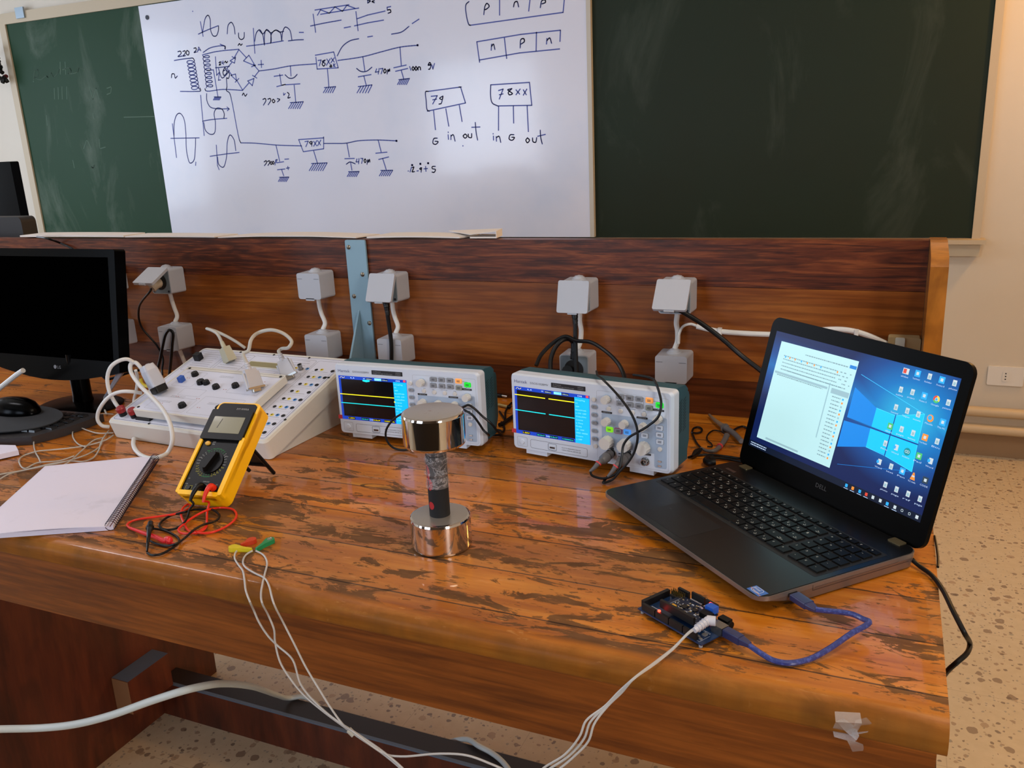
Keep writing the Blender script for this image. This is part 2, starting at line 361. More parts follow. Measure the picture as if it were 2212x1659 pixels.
for i, (a, c) in enumerate(wins):
    b = MB()
    for q in ((a, a+.05, -.15, 1.65), (c-.05, c, -.15, 1.65), ((a+c)/2-.025, (a+c)/2+.025, -.15, 1.65)): b.box(q[0], q[1], YN-.08, YN-.03, q[2], q[3], FRM)
    b.box(a, c, YN-.08, YN-.03, -.15, -.1, FRM); b.box(a, c, YN-.08, YN-.03, 1.6, 1.65, FRM)
    wo = b.build(f'window_{i+1}', **S)
    MB().box(a+.04, c-.04, YN-.06, YN-.055, -.12, 1.62, GLS).build('window_glass', wo)
b = MB()
for q in ((RW[0], RW[0]+.05, RW[2], RW[3]), (RW[1]-.05, RW[1], RW[2], RW[3]), (RW[0]+.05, RW[1]-.05, RW[2], RW[2]+.05), (RW[0]+.05, RW[1]-.05, RW[3]-.05, RW[3])): b.box(X1+.03, X1+.08, q[0], q[1], q[2], q[3], FRM)
wo = b.build('window_3', **S); MB().box(X1+.055, X1+.06, RW[0]+.04, RW[1]-.04, RW[2]+.04, RW[3]-.04, GLS).build('window_glass', wo)
MB().box(-3.4, 1.6, -2.75, -2.68, ZF, .12, mat('reflection_panel', '1c120c', .6)).build('unseen_dark_panel_1', **S)  # unseen dark panel added behind the camera to darken reflections in chrome and screens
SKT = wallmat('skirting_terrazzo', '9a7c5c', '86694c', .35)
MB().box(-6.5, X1, YB-.012, YB, ZF, ZF+.105, SKT).build('baseboard_back', **S)
# ---------------------------------------------------------------- chalkboard with tray
WD = mat('cream_frame_paint', 'b8a88e', .5)
cb = thing('chalkboard', 'long green chalkboard with cream wooden frame on the back wall', 'chalkboard', (-2.4, YB, .07))
MB().box(-5.05, -2.6, YB-.02, YB-.004, .115, 1.38, CHL).build('chalk_panel', cb, 'dark green writing panel with smeared chalk', world=True, smooth=False)
MB().box(-2.6, .215, YB-.02, YB-.004, .115, 1.38, CHR).build('chalk_panel', cb, 'plain dark green writing panel', world=True, smooth=False)
b = MB()
b.box(-5.10, -5.05, YB-.03, YB-.002, .10, 1.44, WD, .003); b.box(.215, .245, YB-.03, YB-.002, .10, 1.44, WD, .003); b.box(-5.05, .215, YB-.03, YB-.002, 1.38, 1.44, WD, .003)
b.build('frame', cb, world=True)
b = MB(); b.box(-5.1, .262, YB-.085, YB-.002, .095, .112, WD, .003); b.box(-5.1, .245, YB-.055, YB-.002, .045, .095, WD, .003)
b.build('chalk_tray', cb, world=True)
CHK = mat('chalk_dust', '4c6454', .8)
G = {'l': lambda X, Y: (X/2.989, Y/2.989), 'm': lambda X, Y: (360+X/3.6867, Y/3.6867), 'r': lambda X, Y: (600+X/2.989, Y/2.989)}
def strokes(name, parent, data, y, w, m, label=None):
    b = MB(frame((0, y, 0), (1, 0, 0), (0, 0, 1), 1))
    for g, seq in data:
        n = seq[0] if isinstance(seq[0], str) else None
        if n: seq = seq[1:]
        pts = []
        for i in range(0, len(seq), 2):
            q = at(*G[g](seq[i], seq[i+1]), y=y); pts.append((q.x, q.z, 0))
        if n == 's': pts = [tuple(p) for p in spline(pts, 6)]
        b.line(pts, w, 0, m)
    return b.build(name, parent, label, world=True, smooth=False)
strokes('chalk_writing', cb, [('l', ('s', 215, 530, 225, 460, 245, 450, 245, 490, 225, 500, 260, 515, 300, 490, 310, 500, 330, 470, 345, 495, 375, 470, 385, 440)), ('l', (388, 400, 390, 480)), ('l', (420, 400, 424, 480)), ('l', ('s', 405, 450, 450, 440, 460, 460, 440, 475, 500, 465, 510, 440, 545, 450)),
    ('l', (350, 570, 352, 640)), ('l', (375, 565, 378, 640)), ('l', (400, 560, 402, 640)), ('l', (430, 560, 432, 640)), ('l', (575, 560, 600, 640, 620, 570, 640, 640)), ('l', (690, 570, 720, 560, 715, 600, 690, 610)),
    ('l', (600, 730, 608, 770)), ('l', (800, 757, 995, 752)), ('l', (300, 745, 305, 810)), ('l', (470, 1035, 480, 1085)), ('l', ('s', 590, 1075, 600, 1085, 610, 1060)), ('l', (540, 960, 560, 900, 590, 960)), ('l', (640, 900, 645, 960, 680, 950))], YB-.0205, .005, CHK, 'faint rubbed chalk handwriting')
b = MB(); b.box(-4.93, -4.86, YB-.04, YB-.03, 1.40, 1.46, mat('clip_metal', '8c9aa4', .4, .6), .004); b.build('board_clip', cb, world=True)
# ---------------------------------------------------------------- whiteboard
WBM = mat('whiteboard_enamel', 'd2d6e4', .22, coat=.3, crough=.08); g = NG(WBM); v = g.obj()
g.set(Base_Color=g.mix(g.math('MULTIPLY', g.ramp(g.noise(v, 1.6, 4, .6), [(.5, 0.0), (.8, 1.0)]), .5), 'd6d9e8', 'b2c4e0'))
YW = YB-.045
wb = thing('whiteboard', 'large whiteboard covered in blue circuit sketches over the chalkboard', 'whiteboard', (-2.6, YW, .118))
MB().box(-3.955, -1.372, YW, YB-.031, .118, 1.372, WBM, .002).build('board_sheet', wb, world=True)
b = MB(); b.box(-1.372, -1.352, YW-.002, YB-.022, .118, 1.372, mat('whiteboard_edge', 'b9b4a8', .5), .002); b.build('edge_strip', wb, world=True)
b = MB(frame((-3.9, YW-.001, 1.31), (1, 0, 0), (0, 0, 1), 1)); b.cyl(0, 0, .012, 0, .003, mat('dark_screw', '3a3c44', .4, .8), 12); b.build('screw', wb, world=True)
MK = mat('blue_marker_ink', '39489c', .5)
YI = YW-.0006
D = []
def M_(*a): D.append(('m', a))
def R_(*a): D.append(('r', a))
def gnd(g, x, y, w, n=4, dy=0, dx=0):
    D.append((g, (x-w/2, y, x+w/2, y-dy)))
    for i in range(n): xx = x-w/2+w*(i+1)/n; D.append((g, (xx, y-dy*(i+1)/n, xx-w*.28, y+w*.45)))
def coil(x0, y0, x1, y1, n, r, side):
    p = []
    for i in range(n*10+1):
        t = i/(n*10); a = 2*math.pi*n*t
        p += [x0+(x1-x0)*t+side*r*(1-math.cos(a))/2*1.6, y0+(y1-y0)*t+r*.5*math.sin(a)]
    M_(*p)
# waves, top
M_('s', 252, 272, 310, 245, 410, 205); M_(268, 172, 290, 290); M_('s', 285, 260, 310, 140, 330, 122, 345, 150, 350, 240, 370, 285, 395, 285, 412, 240, 412, 205)
M_('s', 482, 270, 490, 200, 515, 178, 535, 210, 545, 272); M_('s', 572, 262, 575, 300, 595, 315, 615, 300, 618, 258)
M_(690, 225, 702, 425); M_('s', 635, 368, 780, 350, 930, 325); M_('s', 968, 326, 1030, 318, 1090, 316)
M_('s', 700, 330, 715, 260, 740, 238, 762, 270, 778, 360); M_('s', 778, 350, 780, 270, 795, 236, 825, 262, 832, 330, 825, 345); M_('s', 828, 340, 835, 270, 870, 240, 905, 262, 916, 322); M_('s', 916, 322, 925, 250, 945, 216, 980, 240, 998, 322)
M_('s', 740, 245, 765, 270, 795, 240, 830, 262, 868, 240, 900, 255, 932, 250); M_(1055, 258, 1090, 258)
M_('s', 568, 362, 580, 348, 590, 360, 602, 350)
# top right of centre sawtooth and level sketches
M_(1180, 80, 1452, 38); M_(1200, 122, 1225, 78, 1295, 105, 1340, 55, 1400, 90, 1435, 42, 1500, 66); M_(1225, 114, 1530, 64); M_(1166, 112, 1186, 258); M_('s', 1145, 207, 1250, 185, 1390, 160)
M_(1507, 92, 1524, 245); M_(1515, 150, 1600, 120, 1740, 88); M_(1495, 206, 1600, 182, 1728, 160); M_(1413, 222, 1465, 212); M_(1755, 58, 1758, 82); M_('s', 1756, 58, 1785, 52); M_('s', 1758, 80, 1780, 78, 1785, 95, 1762, 106)
M_(1600, 0, 1602, 25); M_('s', 1598, 2, 1622, 8, 1600, 24); M_('s', 1655, 5, 1635, 12, 1655, 22)
# transformer
M_('s', 88, 412, 110, 408, 115, 425, 90, 450, 125, 446); M_('s', 128, 410, 145, 405, 148, 422, 130, 446, 150, 442); M_('s', 165, 402, 178, 415, 172, 438, 158, 430, 158, 408, 165, 402)
M_('s', 215, 385, 232, 382, 235, 398, 218, 418, 238, 414); M_(245, 415, 255, 375, 272, 405); M_(248, 400, 268, 395)
M_('s', 290, 418, 350, 380, 465, 370, 466, 392); M_(425, 352, 466, 368, 462, 390)
M_('s', 60, 482, 130, 470, 180, 465, 210, 464, 220, 480); coil(222, 480, 262, 715, 8, 40, -1); M_('s', 265, 700, 270, 722, 230, 728, 108, 728)
M_('s', 292, 435, 400, 410, 575, 392); coil(285, 435, 315, 700, 8, 34, 1); M_('s', 305, 705, 310, 722, 450, 712, 605, 720)
M_('s', 38, 620, 42, 590, 60, 590, 68, 622, 85, 605)
M_(320, 562, 372, 556, 408, 770); gnd('m', 405, 772, 55, 6); M_(388, 452, 398, 600, 420, 575, 412, 640)
M_('s', 415, 500, 428, 492, 425, 508, 418, 518, 432, 515); M_(438, 490, 440, 505, 452, 500); M_(448, 485, 452, 515); M_('s', 460, 500, 468, 488, 476, 500, 486, 488)
M_('s', 388, 540, 440, 535, 500, 528); M_('s', 412, 545, 440, 620, 470, 600, 500, 560); M_('s', 450, 560, 465, 540, 478, 580, 455, 600, 448, 570, 470, 555); M_(412, 638, 430, 636)
M_('s', 478, 560, 500, 590, 490, 625, 478, 620, 480, 690, 476, 720, 500, 740, 515, 790, 578, 1110, 590, 1138)
# bridge
M_(575, 395, 635, 460); M_(635, 460, 655, 440, 705, 525, 612, 485, 635, 460); M_(675, 532, 708, 518); M_(690, 512, 735, 565); M_(575, 395, 540, 455); M_(520, 450, 548, 470); M_(505, 485, 548, 455, 540, 502, 505, 485); M_(518, 498, 480, 545, 520, 600)
M_(512, 600, 548, 590, 555, 640, 512, 600); M_(545, 655, 575, 625); M_(558, 640, 605, 718); M_(605, 718, 655, 660); M_(645, 645, 695, 625, 682, 682, 645, 645); M_(683, 600, 718, 622); M_(700, 610, 735, 565)
M_(728, 515, 772, 512); M_(752, 480, 755, 538); M_('s', 602, 760, 612, 742, 625, 765, 640, 748)
# upper rail
M_('s', 735, 565, 850, 550, 985, 525, 1190, 508); M_(985, 525, 990, 605); M_('s', 942, 595, 975, 622, 1010, 620, 1040, 592); M_(945, 675, 1062, 668); M_(1015, 678, 1028, 815); gnd('m', 1035, 818, 105, 6, 8); M_(855, 608, 925, 598); M_(900, 590, 912, 672); M_(876, 690, 945, 672, 915, 680)
M_('s', 765, 792, 785, 785, 790, 800, 770, 838); M_('s', 805, 790, 825, 785, 828, 800, 808, 835); M_('s', 850, 790, 862, 805, 850, 818, 840, 802, 850, 790); M_('s', 880, 785, 900, 792, 882, 812); M_(930, 740, 932, 758, 945, 745); M_('s', 960, 735, 975, 750, 965, 780, 985, 775)
M_(1183, 440, 1330, 414, 1366, 540, 1198, 550, 1188, 455); M_(1205, 482, 1230, 478, 1215, 525); M_('s', 1262, 478, 1240, 490, 1262, 508, 1250, 526, 1238, 510, 1262, 478); M_(1275, 470, 1300, 510); M_(1302, 468, 1272, 520); M_(1310, 462, 1335, 495); M_(1335, 460, 1308, 500); M_('s', 1308, 515, 1315, 530, 1300, 532, 1308, 515); M_(1328, 508, 1330, 532); M_(1342, 508, 1330, 520, 1342, 532)
M_(1280, 550, 1292, 692); gnd('m', 1300, 698, 90, 5, 8); M_('s', 1358, 445, 1400, 370, 1460, 325, 1530, 308); M_('s', 1600, 294, 1640, 288); M_('s', 1790, 272, 1870, 255, 1930, 210); M_(1955, 188, 2010, 152)
M_('s', 1362, 482, 1560, 452, 1720, 410, 1860, 375, 2000, 360); M_(1562, 452, 1578, 565); M_('s', 1512, 545, 1545, 568, 1590, 568, 1635, 535); M_(1525, 612, 1628, 594); M_(1570, 605, 1588, 675); gnd('m', 1580, 690, 110, 5, 14)
M_(1858, 375, 1868, 520); M_(1808, 540, 1908, 518); M_(1822, 568, 1920, 545); M_(1868, 560, 1888, 630); gnd('m', 1890, 635, 85, 6, 10)
M_(1672, 548, 1662, 575, 1690, 570); M_(1692, 545, 1685, 590); M_(1700, 548, 1722, 545, 1708, 588); M_('s', 1738, 548, 1748, 565, 1736, 582, 1728, 565, 1738, 548); M_('s', 1755, 590, 1762, 555, 1765, 570, 1775, 550, 1776, 568)
M_(1935, 530, 1945, 560); M_('s', 1962, 530, 1972, 545, 1962, 560, 1954, 545, 1962, 530); M_('s', 1985, 528, 1995, 545, 1985, 560, 1978, 545, 1985, 528); M_('s', 2002, 560, 2004, 535, 2018, 535, 2022, 558)
M_('s', 2082, 515, 2095, 498, 2105, 515, 2082, 520, 2104, 515, 2095, 550, 2085, 552); M_(2112, 518, 2120, 550, 2133, 505)
# lower rail
M_('s', 590, 1138, 700, 1140, 870, 1155, 1075, 1162); M_(870, 1155, 900, 1285); M_(878, 1296, 932, 1288); M_(940, 1268, 972, 1266); M_(882, 1352, 942, 1346); M_(915, 1350, 932, 1400); gnd('m', 935, 1412, 75, 6, 2); M_(952, 1340, 978, 1336); M_(964, 1325, 968, 1352)
M_('s', 775, 1290, 792, 1280, 795, 1295, 778, 1320); M_('s', 802, 1288, 818, 1280, 820, 1295, 806, 1318); M_('s', 832, 1285, 840, 1298, 832, 1310, 826, 1298, 832, 1285); M_('s', 848, 1283, 856, 1296, 848, 1308, 842, 1296, 848, 1283); M_(862, 1315, 868, 1275, 880, 1270, 872, 1295)
M_(1050, 1112, 1250, 1098, 1250, 1185, 1088, 1208, 1052, 1115); M_(1100, 1128, 1128, 1124, 1108, 1168); M_('s', 1152, 1125, 1138, 1135, 1150, 1148, 1158, 1128, 1155, 1165); M_(1170, 1125, 1195, 1162); M_(1195, 1120, 1170, 1165); M_(1202, 1120, 1225, 1155); M_(1228, 1115, 1202, 1160); M_(1250, 1100, 1250, 1090)
M_(1170, 1200, 1200, 1300); gnd('m', 1215, 1303, 125, 7, 6); M_('s', 1250, 1142, 1330, 1142, 1430, 1140, 1520, 1122, 1680, 1115, 1830, 1122); M_(1435, 1140, 1455, 1250); M_(1418, 1264, 1495, 1262); M_('s', 1430, 1308, 1460, 1290, 1502, 1305); M_(1465, 1295, 1475, 1355); gnd('m', 1490, 1368, 85, 6, 2)
M_(1515, 1265, 1508, 1290, 1530, 1288); M_(1532, 1262, 1528, 1305); M_(1545, 1262, 1562, 1262, 1552, 1302); M_('s', 1580, 1265, 1588, 1280, 1580, 1295, 1572, 1280, 1580, 1265); M_('s', 1595, 1310, 1602, 1272, 1605, 1292, 1615, 1270, 1618, 1292)
M_(1685, 1118, 1708, 1210); M_(1665, 1220, 1755, 1212); M_(1688, 1270, 1768, 1250); M_(1720, 1262, 1748, 1350); gnd('m', 1752, 1358, 95, 6, 2)
M_(1922, 1362, 1926, 1362); M_(1938, 1370, 1950, 1330); M_('s', 1955, 1335, 1968, 1330, 1962, 1350, 1955, 1368, 1975, 1366); M_(1992, 1362, 2005, 1360); M_('s', 2025, 1335, 2015, 1345, 2026, 1350, 2030, 1335, 2026, 1372); M_(2048, 1345, 2078, 1342); M_(2062, 1325, 2065, 1365); M_('s', 2140, 1325, 2115, 1328, 2115, 1342, 2140, 1350, 2130, 1372, 2112, 1370)
for q in ((1955, 1315), (2020, 1305), (2082, 1300), (1998, 360), (1830, 1122)): M_(q[0]-4, q[1]-4, q[0]+4, q[1]-4, q[0]+4, q[1]+4, q[0]-4, q[1]+4, q[0]-4, q[1]-4, q[0]+4, q[1]+4)
# lower left waves
M_(270, 758, 298, 1080); M_('s', 318, 745, 320, 800, 345, 850, 400, 866, 495, 866); M_(480, 852, 498, 868, 482, 882); M_('s', 285, 965, 360, 952, 480, 942); M_('s', 295, 975, 310, 1040, 350, 1070, 380, 1060, 388, 980, 378, 900, 400, 862, 440, 870, 458, 905, 455, 942)
M_(45, 985, 78, 1255); M_('s', 32, 1102, 150, 1100, 260, 1098); M_('s', 58, 1080, 60, 980, 80, 915, 105, 902, 135, 940, 152, 1050, 158, 1200, 185, 1298, 215, 1280, 228, 1180, 230, 1100); M_(232, 1290, 230, 1318)
M_(395, 1155, 405, 1320, 418, 1352); M_('s', 345, 1245, 460, 1228, 578, 1214); M_('s', 405, 1250, 415, 1310, 450, 1332, 475, 1260, 485, 1120, 505, 1075, 535, 1110, 550, 1200)
M_(208, 88, 206, 92)
strokes('circuit_drawing', wb, D, YI, .0052, MK, 'hand-drawn blue power supply circuit with waveforms'); D = []
# transistor blocks
R_('s', 1235, 10, 1215, 30, 1218, 100, 1235, 160, 1245, 163); R_(1245, 163, 1540, 122, 1842, 80); R_(1842, 80, 1850, 0); R_(1432, 0, 1432, 98); R_(1628, 0, 1620, 72); R_('s', 1330, 95, 1338, 40, 1350, 22, 1365, 40, 1345, 60, 1335, 62); R_('s', 1522, 45, 1530, 15, 1545, 10, 1555, 45); R_('s', 1695, 50, 1705, 5, 1725, 0, 1728, 15, 1705, 25)
R_(1285, 270, 1570, 222, 1825, 195); R_(1300, 388, 1560, 342, 1820, 316); R_(1285, 270, 1303, 402); R_(1463, 245, 1478, 378); R_(1670, 208, 1668, 330); R_(1825, 195, 1822, 268); R_('s', 1378, 325, 1380, 285); R_('s', 1380, 300, 1392, 285, 1402, 320); R_('s', 1565, 310, 1570, 255, 1588, 250, 1592, 268, 1570, 285); R_('s', 1735, 285, 1738, 248); R_('s', 1738, 262, 1755, 245, 1768, 280)
strokes('transistor_drawing', wb, D, YI, .0052, MK, 'blue p n p and n p n block sketches'); D = []
R_(972, 590, 1180, 562, 1212, 665, 965, 718); R_('s', 972, 590, 955, 592, 958, 650, 965, 710, 980, 718); R_(1170, 562, 1185, 562); R_(990, 622, 1030, 618, 1000, 672); R_(1000, 645, 1025, 640); R_('s', 1062, 622, 1045, 635, 1062, 642, 1066, 620, 1055, 668, 1040, 672)
R_(1006, 715, 1018, 838); R_(1085, 702, 1104, 815); R_(1172, 680, 1190, 785); R_('s', 1030, 892, 1008, 895, 1002, 925, 1020, 932, 1035, 915, 1015, 912); R_(1100, 870, 1102, 900); R_(1100, 852, 1101, 856); R_(1118, 902, 1118, 872); R_('s', 1118, 880, 1132, 870, 1145, 912); R_('s', 1210, 865, 1222, 878, 1210, 892, 1197, 878, 1210, 865); R_('s', 1230, 865, 1232, 885, 1250, 888, 1252, 862); R_('s', 1275, 790, 1280, 850, 1290, 905); R_(1252, 822, 1306, 820)
R_(1375, 548, 1625, 532, 1640, 680, 1420, 684); R_('s', 1375, 548, 1374, 620, 1385, 665, 1420, 684); R_(1425, 585, 1455, 575, 1430, 640); R_(1430, 612, 1455, 606); R_('s', 1512, 572, 1485, 580, 1500, 592, 1515, 605, 1495, 612, 1488, 598, 1512, 572); R_(1538, 580, 1562, 608); R_(1565, 575, 1538, 612); R_(1585, 580, 1605, 612); R_(1608, 575, 1585, 615)
R_(1426, 686, 1425, 842); R_(1521, 684, 1523, 795); R_(1610, 682, 1618, 850); R_(1392, 878, 1393, 905); R_(1390, 862, 1391, 866); R_(1412, 912, 1410, 882); R_('s', 1412, 888, 1428, 880, 1440, 920); R_('s', 1525, 870, 1500, 872, 1494, 898, 1515, 905, 1528, 888, 1510, 886)
R_('s', 1612, 890, 1625, 905, 1612, 922, 1602, 905, 1612, 890); R_('s', 1645, 890, 1648, 915, 1665, 918, 1672, 888); R_('s', 1695, 840, 1698, 890, 1708, 930); R_(1678, 880, 1728, 868); R_(1195, 940, 1196, 944)
strokes('regulator_drawing', wb, D, YI, .0052, MK, 'blue regulator pin sketches marked G in out'); D = []
# ---------------------------------------------------------------- wall fittings
b = MB(); PIPE = mat('cream_pipe_paint', 'c0aa8a', .4)
for i, z in enumerate((-.597, -.672)):
    pp = thing('wall_pipe', ['cream pipe along the wall foot, upper of the pair', 'cream pipe along the wall foot, lower of the pair'][i], 'pipe', (.9, YB-.03, z), 0, 'heating pipes along the back wall')
    MB().tube([(-3.5, YB-.045, z), (X1-.02, YB-.045, z)], .021, PIPE, 14, raw=True).build('pipe_run', pp, world=True)
    for x in (.05, .95, 1.9): MB().box(x, x+.02, YB-.05, YB, z-.008, z+.008, PIPE).build('pipe_clip', pp, world=True)
so = thing('wall_outlet', 'white rectangular outlet plate low on the cream wall by the pipes', 'outlet', (.39, YB, -.45))
b = MB(frame((.39, YB, -.45), (1, 0, 0), (0, 0, 1), 1)); b.rr(-.065, .065, -.04, .04, .006, 0, .009, WHITE, .002); b.build('plate', so, world=True)
b = MB(frame((.39, YB-.009, -.45), (1, 0, 0), (0, 0, 1), 1)); b.rr(-.012, .012, -.022, .022, .008, 0, .002, WHITE, .0005); b.build('socket', so, world=True)
b = MB(frame((.39, YB-.0112, -.45), (1, 0, 0), (0, 0, 1), 1))
for k in (-.012, 0, .012): b.cyl(0, k, .0028, 0, .0004, INK, 10)
b.build('pin_hole', so, world=True)
b = MB(TR(-5.115, YB-.05, 1.16))
RD = mat('dark_red_fabric', '5c1418', .8)
for i in range(26):
    a = random.random()*6.28; r = random.uniform(.01, .06); h = random.uniform(-.085, .085)
    p = Vector((r*math.cos(a), -.03+r*.4*math.sin(a), h)); q = p+Vector((random.uniform(-.03, .03), random.uniform(-.02, .02), random.uniform(-.04, .04)))
    b.tube([p, (p+q)/2+Vector((.01, -.006, 0)), q], .012, BLACK if i % 3 else RD, 6, 3)
b.build('hanging_ornament', None, 'small dark crumpled ornament with red bits hanging left of the chalkboard', category='ornament')
# ---------------------------------------------------------------- desk
dk = thing('lab_desk', 'long worn varnished wooden lab bench with a tall back board', 'desk', (0, 0, ZF))
LX = -3.3
def xprism(b, prof, x0, x1, m, bev=0):
    b.M = frame((x0, 0, 0), (0, 1, 0), (0, 0, 1), 1); b.prism(prof, 0, x1-x0, m, bev); b.M = Matrix()
b = MB(); pr = [(0, -.04), (0, 0)]
for i in range(9):
    a = math.radians(90+i*90/8); pr.append((-.8695+.022*math.cos(a), -.022+.022*math.sin(a)))
for i in range(1, 5):
    a = math.radians(180+i*90/4); pr.append((-.8775+.014*math.cos(a), -.026+.014*math.sin(a)))
xprism(b, pr[::-1], LX, 0, W_TOP); b.build('tabletop', dk, world=True)
b = MB(); b.box(LX, -.02, -.002, .028, .0, .076, W_LOW, .001); b.build('backboard_plank', dk, 'narrow dark lower plank of the back board', world=True)
b = MB(); b.box(LX, -.02, -.003, .028, .0765, .264, W_MID, .001); b.build('backboard_plank', dk, 'broad amber middle plank of the back board', world=True)
b = MB(); b.box(LX, -.02, -.001, .030, .2645, .356, W_UP, .007, 3); b.build('backboard_plank', dk, 'dark strongly grained top plank of the back board', world=True)
b = MB(); xprism(b, [(.032, -.04), (.032, .358), (-.012, .358), (-.092, .34), (-.108, .325), (-.115, 0.0), (-.115, -.0)][::-1], -.0195, .008, W_CHK, .004); b.build('end_cheek', dk, world=True)
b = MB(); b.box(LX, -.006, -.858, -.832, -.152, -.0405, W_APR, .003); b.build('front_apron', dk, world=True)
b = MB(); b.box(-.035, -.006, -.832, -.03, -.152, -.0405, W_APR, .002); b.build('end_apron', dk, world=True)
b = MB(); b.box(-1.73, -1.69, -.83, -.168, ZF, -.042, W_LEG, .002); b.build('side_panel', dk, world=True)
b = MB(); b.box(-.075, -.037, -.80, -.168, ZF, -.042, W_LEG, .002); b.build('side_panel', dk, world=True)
b = MB(); b.box(-1.689, -.08, -.356, -.298, ZF, -.703, W_LEG, .003, mtop=DARKP); b.build('foot_rail', dk, 'heavy foot rail with dark worn top', world=True)
b = MB(); b.box(-1.689, -.08, -.3575, -.350, -.706, -.7025, BLUEP, .001); b.build('rail_edge_highlight', dk, world=True)  # bluish highlight on the rail's front top edge, coloured in as a thin strip
b = MB(); b.box(-1.689, -1.637, -.484, -.36, -.700, -.612, W_LEG, .002, mtop=BLUEP); b.box(-1.688, -1.638, -.4855, -.484, -.699, -.613, PALEW); b.build('cleat', dk, 'short pale cleat with blue-grey painted top', world=True)
# blue steel bracket
STL = mat('blue_steel_paint', '7e9dac', .42)
br = thing('steel_bracket', 'pale blue steel bracket screwed upright to the back board', 'bracket', (-1.22, -.004, 0))
b = MB(); b.M = frame((-1.2475, -.0035, 0), (1, 0, 0), (0, 0, 1), 1); b.rr(0, .055, .0005, .355, .004, 0, .005, STL, .001); b.build('plate', br, world=True)
b = MB(); b.M = frame((-1.229, 0, 0), (0, 1, 0), (0, 0, 1), 1); b.prism([(-.009, .19), (-.105, .001), (-.009, .001)], 0, .005, STL, .001); b.build('gusset', br, world=True)
SCW = mat('screw_metal', '8a8478', .3, .9)
for u, v in ((753, 534), (783, 593), (765, 640), (798, 698)):
    q = at(u, v, y=-.0085); b = MB(frame(q, (1, 0, 0), (0, 0, 1), 1)); b.lathe([(0, .0035), (.003, .003), (.0052, .001), (.0055, 0)][::-1], SCW, 14); b.build('screw', br, world=True)
# ---------------------------------------------------------------- sockets on the back board
SKM = mat('socket_plastic', 'acaeb5', .42); SKD = mat('socket_recess', '6c7880', .5); HOLE = mat('dark_hole', '0a0a0c', .7)
def socket_box(name, label, xr, zb, zt, lid=None, kind='box'):
    """surface-mounted outlet box; front face towards -Y, lid hinged at the top"""
    W, D = .066, .056; H = zt-zb; xc = xr-W/2
    t = thing(name, label, 'outlet box' if kind == 'box' else 'power socket', (xc, -.0036, zb), 0, 'grey surface outlet boxes on the back board')
    F = frame((0, 0, 0), (1, 0, 0), (0, 0, 1), 1)   # local x, z, depth towards the room
    b = MB(F); b.rr(-W/2, W/2, 0, H, .006, 0, D if lid is None else D-.006, SKM, .004, top=.97); b.build('housing', t)
    b = MB(TR(0, -D*.45, H)); b.lathe([(.0, -.003), (.016, -.003), (.0155, .001), (.012, .0025), (.0115, .0045), (.009, .005), (.0085, .0065), (.006, .007), (0, .0085)][::1], SKM, 20); b.build('cable_grommet', t)
    if lid is not None:
        b = MB(F); b.rr(-W/2+.003, W/2-.003, .003, H-.003, .005, D-.007, D-.005, SKD, .0005)
        sf = b.build('socket_face', t, 'blue-grey recessed face')
        b = MB(F); b.cyl(0, H/2, .021, D-.0055, D-.0035, HOLE, 24); b.build('socket_well', sf)
        for sx in (-1, 1):
            b = MB(F @ Matrix.Translation((sx*.025, .008, D-.005))); b.cyl(0, 0, .0028, 0, .0012, mat('dark_screw', '3a3c44', .4, .8), 10); b.build('screw', sf)
        # lid rotates about the top front edge
        L = Matrix.Translation((0, -D+.004, H-.004 if lid >= 0 else .004)) @ Matrix.Rotation(-math.radians(abs(lid)) if lid >= 0 else math.radians(abs(lid)), 4, 'X') @ F
        b = MB(L)
        y0, y1 = (-H+.003, .004) if lid >= 0 else (-.004, H-.012)
        b.rr(-W/2, W/2, y0, y1, .004, .001, .008, SKM, .002); ld = b.build('lid', t)
        if lid >= 0:
            b = MB(L); b.rr(-.01, .01, y0-.003, y0+.002, .001, .002, .006, SKM, .0005); b.build('lid_catch', ld)
    else:
        b = MB(F); b.box(-W/2+.003, -W/2+.016, H-.0145, H-.0138, D-.0002, D+.0002, INK); b.box(W/2-.017, W/2-.003, H-.0145, H-.0138, D-.0002, D+.0002, INK)
        b.rr(-.012, .012, -.0025, .003, .001, D-.006, D, SKM, .0005); b.build('hinge_line', t)
    return t
SX = dict(Z=(-1.963, .221, .286), Z2=(-1.963, .072, .138), A=(-1.759, .220, .285), A2=(-1.757, .072, .136), B=(-1.292, .221, .284), B2=(-1.2885, .072, .137), C=(-1.087, .220, .284), C2=(-1.085, .075, .137), D=(-.633, .214, .279), D2=(-.640, .060, .124), E=(-.4285, .217, .283), E2=(-.4335, .077, .135))
socket_box('power_socket', 'grey socket box, upper one peeking out beside the black monitor', *SX['Z'], lid=0)
socket_box('outlet_box', 'grey blank box peeking out beside the black monitor near its foot', *SX['Z2'])
socket_box('power_socket', 'grey socket with lid lifted wide over a beige plug, beside the monitor', *SX['A'], lid=62)
socket_box('outlet_box', 'lower grey box with a black cable arching over its face', *SX['A2'])
socket_box('power_socket', 'closed grey socket box just left of the blue steel bracket', *SX['B'])
socket_box('outlet_box', 'grey blank box left of the blue bracket, behind the white trainer', *SX['B2'])
socket_box('power_socket', 'grey socket just right of the blue bracket, lid half open', *SX['C'], lid=24)
socket_box('outlet_box', 'grey blank box right of the blue bracket, behind the left oscilloscope', *SX['C2'])
socket_box('power_socket', 'grey socket above the right oscilloscope, lid nearly shut on black plug', *SX['D'], lid=15)
socket_box('power_socket', 'low grey socket with its lid hanging down behind the right oscilloscope', *SX['D2'], lid=-52)
socket_box('power_socket', 'rightmost grey socket with lid propped open by a black plug', *SX['E'], lid=40)
socket_box('outlet_box', 'grey blank box right above the right oscilloscope corner', *SX['E2'])
